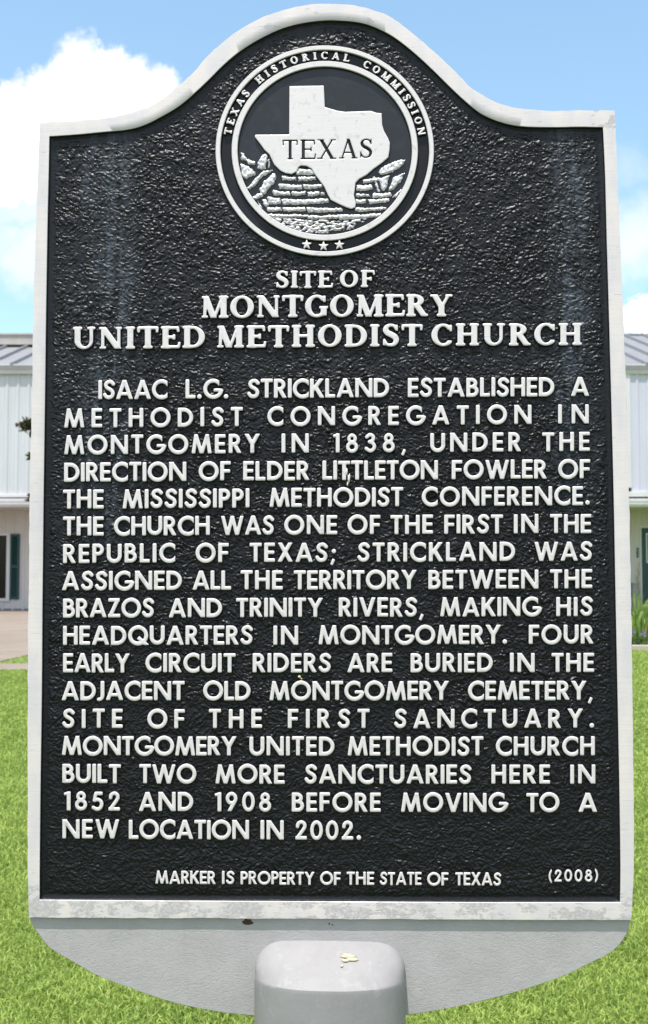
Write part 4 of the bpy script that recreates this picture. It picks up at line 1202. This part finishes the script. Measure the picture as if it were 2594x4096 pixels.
# roof
z0r = z_eave - .02; RR = 6.6; sl = .335
zr2 = z0r + RR * sl
mb = MB()
V = [(XL, -.12, z0r), (XR, -.12, z0r), (XR, RR, zr2), (XL, RR, zr2), (XL, 2 * RR, z0r), (XR, 2 * RR, z0r)]
V += [(x, y, z - .12) for x, y, z in V]
mb.add(V, [(0, 1, 2, 3), (3, 2, 5, 4), (7, 6, 9, 8), (8, 9, 10, 11), (0, 6, 7, 1), (4, 5, 11, 10), (0, 3, 9, 6), (3, 4, 10, 9), (1, 7, 8, 2), (2, 8, 11, 5)])
rp = .60
x = XL + .1
ph = bx(40) % rp
kx = math.floor(XL / rp)
while kx * rp + ph < XR - .1:
    x = kx * rp + ph
    if x > XL + .05:
        a0 = len(mb.v)
        hw_ = .045; hh = .075
        V = []
        for (y, z) in ((-.12, z0r), (RR, zr2)):
            V += [(x - hw_, y, z + .003), (x - hw_ * .6, y, z + hh), (x + hw_ * .6, y, z + hh), (x + hw_, y, z + .003)]
        mb.add(V, [(0, 1, 5, 4), (1, 2, 6, 5), (2, 3, 7, 6), (0, 3, 2, 1)], 1)
    kx += 1
rf = mb.build('roof', [M_roof, M_rib], BLD)
mb = MB()
DR = D0 + RR
YF = 3.6; DR = D0 + YF
zc0, zc1 = bz(1374, DR) - GB, bz(1333, DR) - GB
x = XL
while x < bx(900, DR):
    x2 = min(x + 3.02, bx(900, DR)); mb.box(x + .012, x2 - .012, YF, YF + .6, zc0, zc1 - .05); x = x2
mb.box(XL, bx(900, DR), YF - .03, YF + .63, zc1 - .048, zc1)
mb.box(XL, bx(900, DR), YF + .02, YF + .5, zc0 - .16, zc1 - .05, 1)
mb.box(XL, bx(900, DR), YF - .05, YF + .3, zc0 - .035, zc0 - .002)
mb.build('ridge_flashing', [M_ridge, M_dark], rf)
DR = D0 + RR
mb = MB(); mb.box(bx(1700, DR), XR, RR - .1, RR + .2, zr2 - .02, bz(1337, DR) - GB); mb.build('ridge_cap', M_rib, rf)
# side/back walls to close the volume
mb = MB()
for xx in (XL, XR - .1):
    mb.add([(xx, .13, 0), (xx, 2 * RR - .2, 0), (xx, 2 * RR - .2, z0r - .1), (xx, RR, zr2 - .15), (xx, .13, z0r - .1), (xx + .1, .13, 0), (xx + .1, 2 * RR - .2, 0), (xx + .1, 2 * RR - .2, z0r - .1), (xx + .1, RR, zr2 - .15), (xx + .1, .13, z0r - .1)],
           [(0, 1, 2, 3, 4), (9, 8, 7, 6, 5), (0, 5, 6, 1), (1, 6, 7, 2), (2, 7, 8, 3), (3, 8, 9, 4), (4, 9, 5, 0)])
mb.box(XL + .11, XR - .11, 2 * RR - .35, 2 * RR - .25, 0, z0r - .12)
mb.build('end_wall', M_side3, BLD)
# window
wf = MB()
wx0, wx1, wz0, wz1 = win
xg = bx1(27); xs1 = bx1(42)
WN = empty('window'); WN.parent = BLD
mb = MB(); mb.box(wx0, xg, PW + .04, PW + .05, wz0 + .03, wz1 - .03); mb.build('pane', M_glass, WN)
mb = MB(); mb.box(wx0 - .02, xs1, PW - .02, PW + .10, wz1 - .04, wz1 + .03); mb.box(wx0 - .02, xs1, PW - .05, PW + .10, wz0 - .05, wz0 + .03); mb.box(xg, xs1, PW - .03, PW + .10, wz0 + .03, wz1 - .04)
mb.box(wx0 - .02, wx0 + .05, PW - .03, PW + .10, wz0 + .03, wz1 - .04)
mb.build('frame', M_trim, WN, bevel=.006)
mb = MB()
sx0, sx1 = xs1 + .003, bx1(79)
mb.box(sx0, sx0 + .05, PW - .045, PW + .09, wz0, wz1); mb.box(sx1 - .05, sx1, PW - .045, PW + .09, wz0, wz1)
for zz in (wz0, (wz0 + wz1) / 2 - .03, wz1 - .06): mb.box(sx0 + .05, sx1 - .05, PW - .045, PW + .09, zz, zz + .06)
z = wz0 + .065
while z < wz1 - .08:
    if abs(z - (wz0 + wz1) / 2) > .05:
        mb.add([(sx0 + .05, PW - .035, z), (sx1 - .05, PW - .035, z), (sx1 - .05, PW - .005, z + .045), (sx0 + .05, PW - .005, z + .045), (sx0 + .05, PW - .03, z - .006), (sx1 - .05, PW - .03, z - .006), (sx1 - .05, PW, z + .039), (sx0 + .05, PW, z + .039)],
               [(0, 1, 2, 3), (7, 6, 5, 4), (0, 4, 5, 1), (3, 2, 6, 7)])
    z += .048
mb.box(sx0 + .04, sx1 - .04, PW + .01, PW + .02, wz0 + .01, wz1 - .01)
mb.build('shutter', M_green, WN)
# door
DN = empty('door'); DN.parent = BLD
dx0, dx1, dz0, dz1 = door
dl_ = bx1(2567)
mb = MB(); mb.box(dx0, dl_, PW - .03, PW + .1, 0, dz1); mb.box(dx1 - .06, dx1, PW - .03, PW + .1, 0, dz1); mb.box(dl_, dx1 - .06, PW - .03, PW + .1, dz1 - .05, dz1); mb.build('frame', M_trim, DN, bevel=.005)
lz0, lz1 = BZ1(2252), BZ1(2133); lx0 = bx1(2586); lx1 = dx1 - .06 - (lx0 - dl_)
mb = MB()
mb.box(dl_, lx0, PW + .0, PW + .05, dz0, dz1 - .05); mb.box(lx1, dx1 - .06, PW + .0, PW + .05, dz0, dz1 - .05)
mb.box(lx0, lx1, PW + .0, PW + .05, dz0, lz0); mb.box(lx0, lx1, PW + .0, PW + .05, lz1, dz1 - .05)
mb.build('leaf', M_green, DN)
mb = MB(); fw = .035
mb.box(lx0, lx1, PW - .015, PW + .06, lz1 - fw, lz1); mb.box(lx0, lx1, PW - .015, PW + .06, lz0, lz0 + fw); mb.box(lx0, lx0 + fw, PW - .015, PW + .06, lz0 + fw, lz1 - fw); mb.box(lx1 - fw, lx1, PW - .015, PW + .06, lz0 + fw, lz1 - fw)
mb.build('light_frame', M_trim, DN)
mb = MB(); mb.box(lx0 + .02, lx1 - .02, PW + .02, PW + .03, lz0 + .02, lz1 - .02); mb.build('pane', M_glass, DN)
mb = MB(); mb.box(dx0 - .1, dx1 + .1, PW - .45, PW - .02, -.02, dz0 - .01); mb.build('threshold', M_conc, DN)
# house number on the wall, set upright
mb = MB()
for ch, py0, py1 in (('2', 2190, 2205), ('0', 2206, 2219), ('9', 2219.5, 2233)):
    wd, rel = glyph('sans', ch)
    s_ = (BZ1(py0) - BZ1(py1)) * .95; x0 = bx1(2547); z0 = BZ1(py1)
    V = [(x0 + v[0] * s_ * .95, PW - .034, z0 + v[1] * s_) for v in rel.V]
    V2 = [(x0 + v[0] * s_ * .95, PW - .0, z0 + v[1] * s_) for v in rel.V]
    n = len(V)
    mb.add(V + V2, [tuple(f[::-1]) if False else tuple(f) for f in rel.F] + [(b_, a_, a_ + n, b_ + n) for a_, b_ in rel.B])
mb.build('house_number', material('dark_blue_numerals', (.05, .06, .09), .5), BLD)

# ------------------------------------------------------------------ utility cabinet by the door
dU = D1 - .35
x0, x1 = bx(2524, dU), bx(2545, dU); gu = GB
cab = empty('utility_cabinet', ((x0 + x1) / 2, dU, gu))
tag(cab, 'narrow grey utility cabinet standing against the wall left of the green door', 'cabinet')
h = bz(2336, dU) - gu; hwc = (x1 - x0) / 2
M_cab = material('cabinet_grey', (.27, .27, .27), .5, fn=f_siding((.27, .27, .275), (.22, .22, .225)))
mb = MB(); mb.box(-hwc, hwc, -.12, .12, 0, h); mb.build('body', M_cab, cab, bevel=.01)
mb = MB(); mb.box(-hwc + .015, hwc - .015, -.135, -.123, .1, h - .05); mb.build('hatch', M_cab, cab, bevel=.004)
mb = MB(); mb.box(-hwc - .01, hwc + .01, -.14, .13, h + .001, h + .03); mb.build('lid', M_cab, cab, bevel=.005)

# ------------------------------------------------------------------ flower bed with kerb
yb0 = wy_at(2604)
M_kerb = material('pale_kerb', (.42, .37, .31), .85)
tag(strip('kerb', M_kerb, 2.4, 9.0, yb0, yb0 + .16, .07), 'concrete kerb edging of the flower bed', kind='structure')
mb = MB(); mb.box(2.4, 9, yb0 - .001, yb0 + .159, gz(yb0) - .05, gz(yb0) + .069)
tag(mb.build('kerb', M_kerb), kind='structure')
M_soil = material('dark_soil', (.07, .05, .035), .95)
tag(strip('soil_bed', M_soil, 2.4, 9.0, yb0 + .161, yb0 + 1.6, .03), 'dark soil of the flower bed', kind='structure')

def f_leaf(c1, c2, trans=.3):
    def f(t, b):
        o = t.obj()
        c = t.mix(t.maprange(t.noise(o, 6, 4, .6), .35, .65), c1, c2)
        t.put(b.inputs['Base Color'], c)
        tr = t.node('ShaderNodeBsdfTranslucent'); t.put(tr.inputs[0], c)
        mx = t.node('ShaderNodeMixShader'); mx.inputs[0].default_value = trans
        t.l.new(b.outputs[0], mx.inputs[1]); t.l.new(tr.outputs[0], mx.inputs[2]); t.l.new(mx.outputs[0], t.n['Material Output'].inputs[0])
    return f
M_iris = material('iris_leaf', (.1, .2, .04), .5, fn=f_leaf((.13, .24, .04), (.30, .42, .09)))
M_dry = material('dry_leaf', (.45, .3, .1), .7, fn=f_leaf((.40, .26, .08), (.55, .40, .15)))
M_flower = material('violet_petal', (.16, .10, .34), .6)
M_mound = material('ground_leaf', (.05, .12, .03), .6, fn=f_leaf((.045, .10, .02), (.11, .20, .04)))

def sword(mb, x, y, z, h, az, lean, w0, mi=0, bend=1.0):
    n = 7; V = []; F = []
    wx_, wy_ = -math.sin(az) * w0, math.cos(az) * w0
    fx_ = random.uniform(-1, 1)
    a2 = random.uniform(0, math.pi)
    wx_, wy_ = math.cos(a2) * w0, math.sin(a2) * w0
    for k in range(n):
        t_ = k / (n - 1)
        r_ = lean * h * t_ ** (1 + bend)
        zz = z + h * (t_ - .28 * lean * t_ ** 2.5)
        wk = (1 - t_ ** 2.2) * .5
        px, py = x + math.cos(az) * r_, y + math.sin(az) * r_
        V += [(px - wx_ * wk, py - wy_ * wk, zz), (px + wx_ * wk + 1e-5, py + wy_ * wk, zz)]
    F = [(2 * k, 2 * k + 1, 2 * k + 3, 2 * k + 2) for k in range(n - 1)]
    mb.add(V, F, mi)
IR = (wx_at(2562, yb0 + .6), yb0 + .6)
def iris(cx_, cy_, label, n, hmax, seed):
    random.seed(seed)
    z = float(gz(cy_)) + .03
    e = empty('iris_plant', (cx_, cy_, z)); tag(e, label, 'plant', 'iris clumps in the flower bed')
    mb = MB()
    for k in range(n):
        sword(mb, random.gauss(0, .07), random.gauss(0, .07), 0, hmax * random.uniform(.45, 1), random.uniform(0, 6.28), random.uniform(.05, .42), random.uniform(.035, .06))
    mb.build('leaves', M_iris, e)
    mb = MB()
    for k in range(6):
        sword(mb, random.gauss(0, .08), random.gauss(0, .08), 0, hmax * random.uniform(.35, .6), random.uniform(0, 6.28), random.uniform(.3, .7), .022)
    mb.build('withered_leaves', M_dry, e)
iris(wx_at(2548, yb0 + .7), yb0 + .7, 'tall sword-leaved iris clump beside the right edge of the marker', 26, .95, 3)
iris(wx_at(2585, yb0 + .8), yb0 + .8, 'iris clump farther right, in front of the green door', 22, .92, 4)
iris(wx_at(2660, yb0 + .9), yb0 + .9, 'iris clump at the far right end of the flower bed', 22, .7, 9)
def flowers(cx_, cy_, label, seed):
    random.seed(seed)
    z = float(gz(cy_)) + .03
    e = empty('flowering_plant', (cx_, cy_, z)); tag(e, label, 'plant', 'low violet flowering plants')
    mb = MB(); fl = MB(); dr = MB()
    for k in range(260):
        a_ = random.uniform(0, 6.28); r_ = .17 * math.sqrt(random.random()); hh = (.20 - r_ * .5) * random.uniform(.2, 1)
        sword(mb, math.cos(a_) * r_, math.sin(a_) * r_, hh * .3, max(.05, hh), random.uniform(0, 6.28), random.uniform(.3, 1), .018)
    for k in range(4):
        a_ = random.uniform(0, 6.28); r_ = .15 * math.sqrt(random.random()); hz = random.uniform(.14, .23)
        c = Vector((math.cos(a_) * r_, math.sin(a_) * r_ - .03, hz))
        for q_ in range(5):
            b_ = q_ * 1.2566 + a_
            d_ = Vector((math.cos(b_), -.3 + .2 * math.sin(b_), math.sin(b_))) * .017
            s_ = Vector((-math.sin(b_), 0, math.cos(b_))) * .011
            fl.add([c, c + d_ * .6 + s_, c + d_, c + d_ * .6 - s_, c + Vector((0, .004, 0))], [(0, 1, 2, 3)])
    for k in range(14):
        sword(dr, random.gauss(0, .09), random.gauss(-.05, .05), 0, .10, random.uniform(0, 6.28), random.uniform(.4, 1), .014)
    mb.build('foliage', M_mound, e); fl.build('blossoms', M_flower, e); dr.build('dry_stalks', M_dry, e)
flowers(wx_at(2550, yb0 + .38), yb0 + .38, 'low plant with violet flowers behind the kerb, right beside the marker edge', 5)
flowers(wx_at(2590, yb0 + .40), yb0 + .40, 'low plant with violet flowers behind the kerb, at the right edge of the photo', 6)
# dry vine on the wall left of the door
mb = MB()
random.seed(12)
pts = []
for k, py in enumerate(np.linspace(2250, 2440, 26)):
    pts.append((bx1(2551 + 3 * math.sin(k * 1.3) + 2 * math.sin(k * .53)), D1 - .05 - .015 * math.sin(k), bz(py, D1)))
mb.tube(pts, .008, 6)
for k in range(5, 26):
    p = pts[k]
    for q_ in range(2):
        sword(mb, p[0], p[1] - .01, p[2], .06, random.uniform(0, 6.28), .8, .03)
vo = mb.build('dry_vine', M_dry)
tag(vo, 'thin dry brown vine climbing the cream wall beside the green door', 'vine')
# grey stepping block behind the bed
yk = 22.0
mb = MB(); x0 = bx(2572, yk); mb.box(x0, x0 + .8, yk, yk + .35, gz(yk) - .02, gz(yk) + .22)
tag(mb.build('stone_block', material('grey_stone', (.33, .31, .30), .85, fn=f_conc), bevel=.02), 'low grey stone block on the grass behind the iris clumps', 'block')

# ------------------------------------------------------------------ magnolia behind the plate
random.seed(21)
TD = 17.0
tx = bx(330, TD); tz = float(gz(TD))
TR = empty('magnolia_tree', (tx, TD, tz))
tag(TR, 'small magnolia tree with green and rust brown leaves behind the left edge of the marker', 'tree')
def tl(px, py, dy=0.0): return Vector((bx(px, TD) - tx, dy, bz(py, TD) - tz))
def f_bark(t, b):
    o = t.obj()
    n0 = t.noise(t.mapping(o, (1, 1, .3)), 30, 5, .6)
    t.put(b.inputs['Base Color'], t.mix(n0, (.16, .13, .10), (.42, .40, .36)))
    t.put(b.inputs['Normal'], t.bump(n0, .6, .01))
M_bark = material('grey_bark', (.3, .28, .25), .85, fn=f_bark)
M_mleaf = material('magnolia_leaf', (.03, .08, .02), .3, fn=f_leaf((.022, .06, .018), (.05, .10, .03), .08))
M_mleafb = material('magnolia_leaf_rusty', (.12, .05, .015), .6, fn=f_leaf((.055, .022, .010), (.12, .055, .02), .1))
br = MB(); lv = MB()
trunk_pts = [Vector((0, 0, -.05)), Vector((.02, .01, .8)), Vector((-.03, 0, 1.6)), Vector((.0, .03, 2.5)), Vector((.03, 0, 3.4)), Vector((.02, 0, 3.9))]
br.tube(trunk_pts, [.07, .06, .05, .038, .022, .008], 10)
def leaf(c, d, L, w_, mi):
    d = d.normalized(); s_ = d.cross(Vector((random.uniform(-1, 1), random.uniform(-1, 1), random.uniform(-1, 1)))).normalized(); u = s_.cross(d).normalized()
    V = [c, c + d * L * .35 + s_ * w_ * .5 + u * .008, c + d * L * .75 + s_ * w_ * .38 + u * .005, c + d * L, c + d * L * .75 - s_ * w_ * .38 + u * .005, c + d * L * .35 - s_ * w_ * .5 + u * .008, c + d * L * .4]
    lv.add(V, [(0, 1, 6), (1, 2, 6), (2, 3, 6), (3, 4, 6), (4, 5, 6), (5, 0, 6)], mi)
def cluster(c, axis, n, L=.15, rust=.5):
    for k in range(n):
        d = (axis.normalized() * random.uniform(.1, 1) + Vector((random.gauss(0, .6), random.gauss(0, .6), random.gauss(.15, .5))))
        leaf(c + Vector((random.gauss(0, .02), random.gauss(0, .02), random.gauss(0, .02))), d, L * random.uniform(.7, 1.15), .055 * random.uniform(.8, 1.2), 1 if random.random() < rust else 0)
def branch(a, b_, r0, n_cl=4, rust=.4, tipn=9):
    m_ = (a + b_) / 2 + Vector((random.gauss(0, .04), random.gauss(0, .04), -.03))
    pts = [a, (a + m_) / 2 + Vector((0, 0, .01)), m_, (m_ + b_) / 2, b_]
    br.tube(pts, [r0, r0 * .85, r0 * .65, r0 * .45, r0 * .2], 6)
    for k in range(n_cl):
        t_ = .35 + .65 * k / max(1, n_cl - 1)
        p = a.lerp(b_, t_)
        cluster(p, b_ - a, tipn, rust=rust)
for k in range(26):
    z = random.uniform(1.1, 3.7); a_ = random.uniform(0, 6.28); L = random.uniform(.35, .85) * (1.1 - .12 * z)
    a = Vector((0, 0, z)); b_ = Vector((math.cos(a_) * L, math.sin(a_) * L, z + random.uniform(.05, .4)))
    if b_.x < bx(150, TD) - tx: b_.x = bx(165, TD) - tx
    branch(a, b_, .016)
# the limbs that reach past the edge of the plate
p1 = tl(112, 1716); branch(Vector((0, 0, p1.z - .35)), p1, .018, 3)
for q_ in ((104, 1700), (112, 1690), (94, 1698), (110, 1712), (118, 1702)): cluster(tl(*q_), Vector((-.3, 0, .6)), 10, .12, .45)
for q_ in ((80, 1704), (72, 1706), (86, 1712), (92, 1714)): cluster(tl(*q_), Vector((-1, 0, .2)), 8, .09, .75)
cluster(tl(92, 1722), Vector((-.6, 0, -.8)), 2, .11, .7)
p2 = tl(134, 1822); branch(Vector((0, 0, p2.z - .3)), p2, .012, 2, tipn=5); cluster(tl(131, 1822), Vector((-.3, 0, .5)), 3, .10, .8)
p3 = tl(128, 1990); branch(Vector((0, 0, p3.z - .2)), p3, .012, 2, tipn=5); cluster(tl(124, 1990), Vector((-.8, 0, .0)), 6, .10, .75)
br.build('trunk', M_bark, TR, smooth=True)
lv.build('crown', [M_mleaf, M_mleafb], TR)
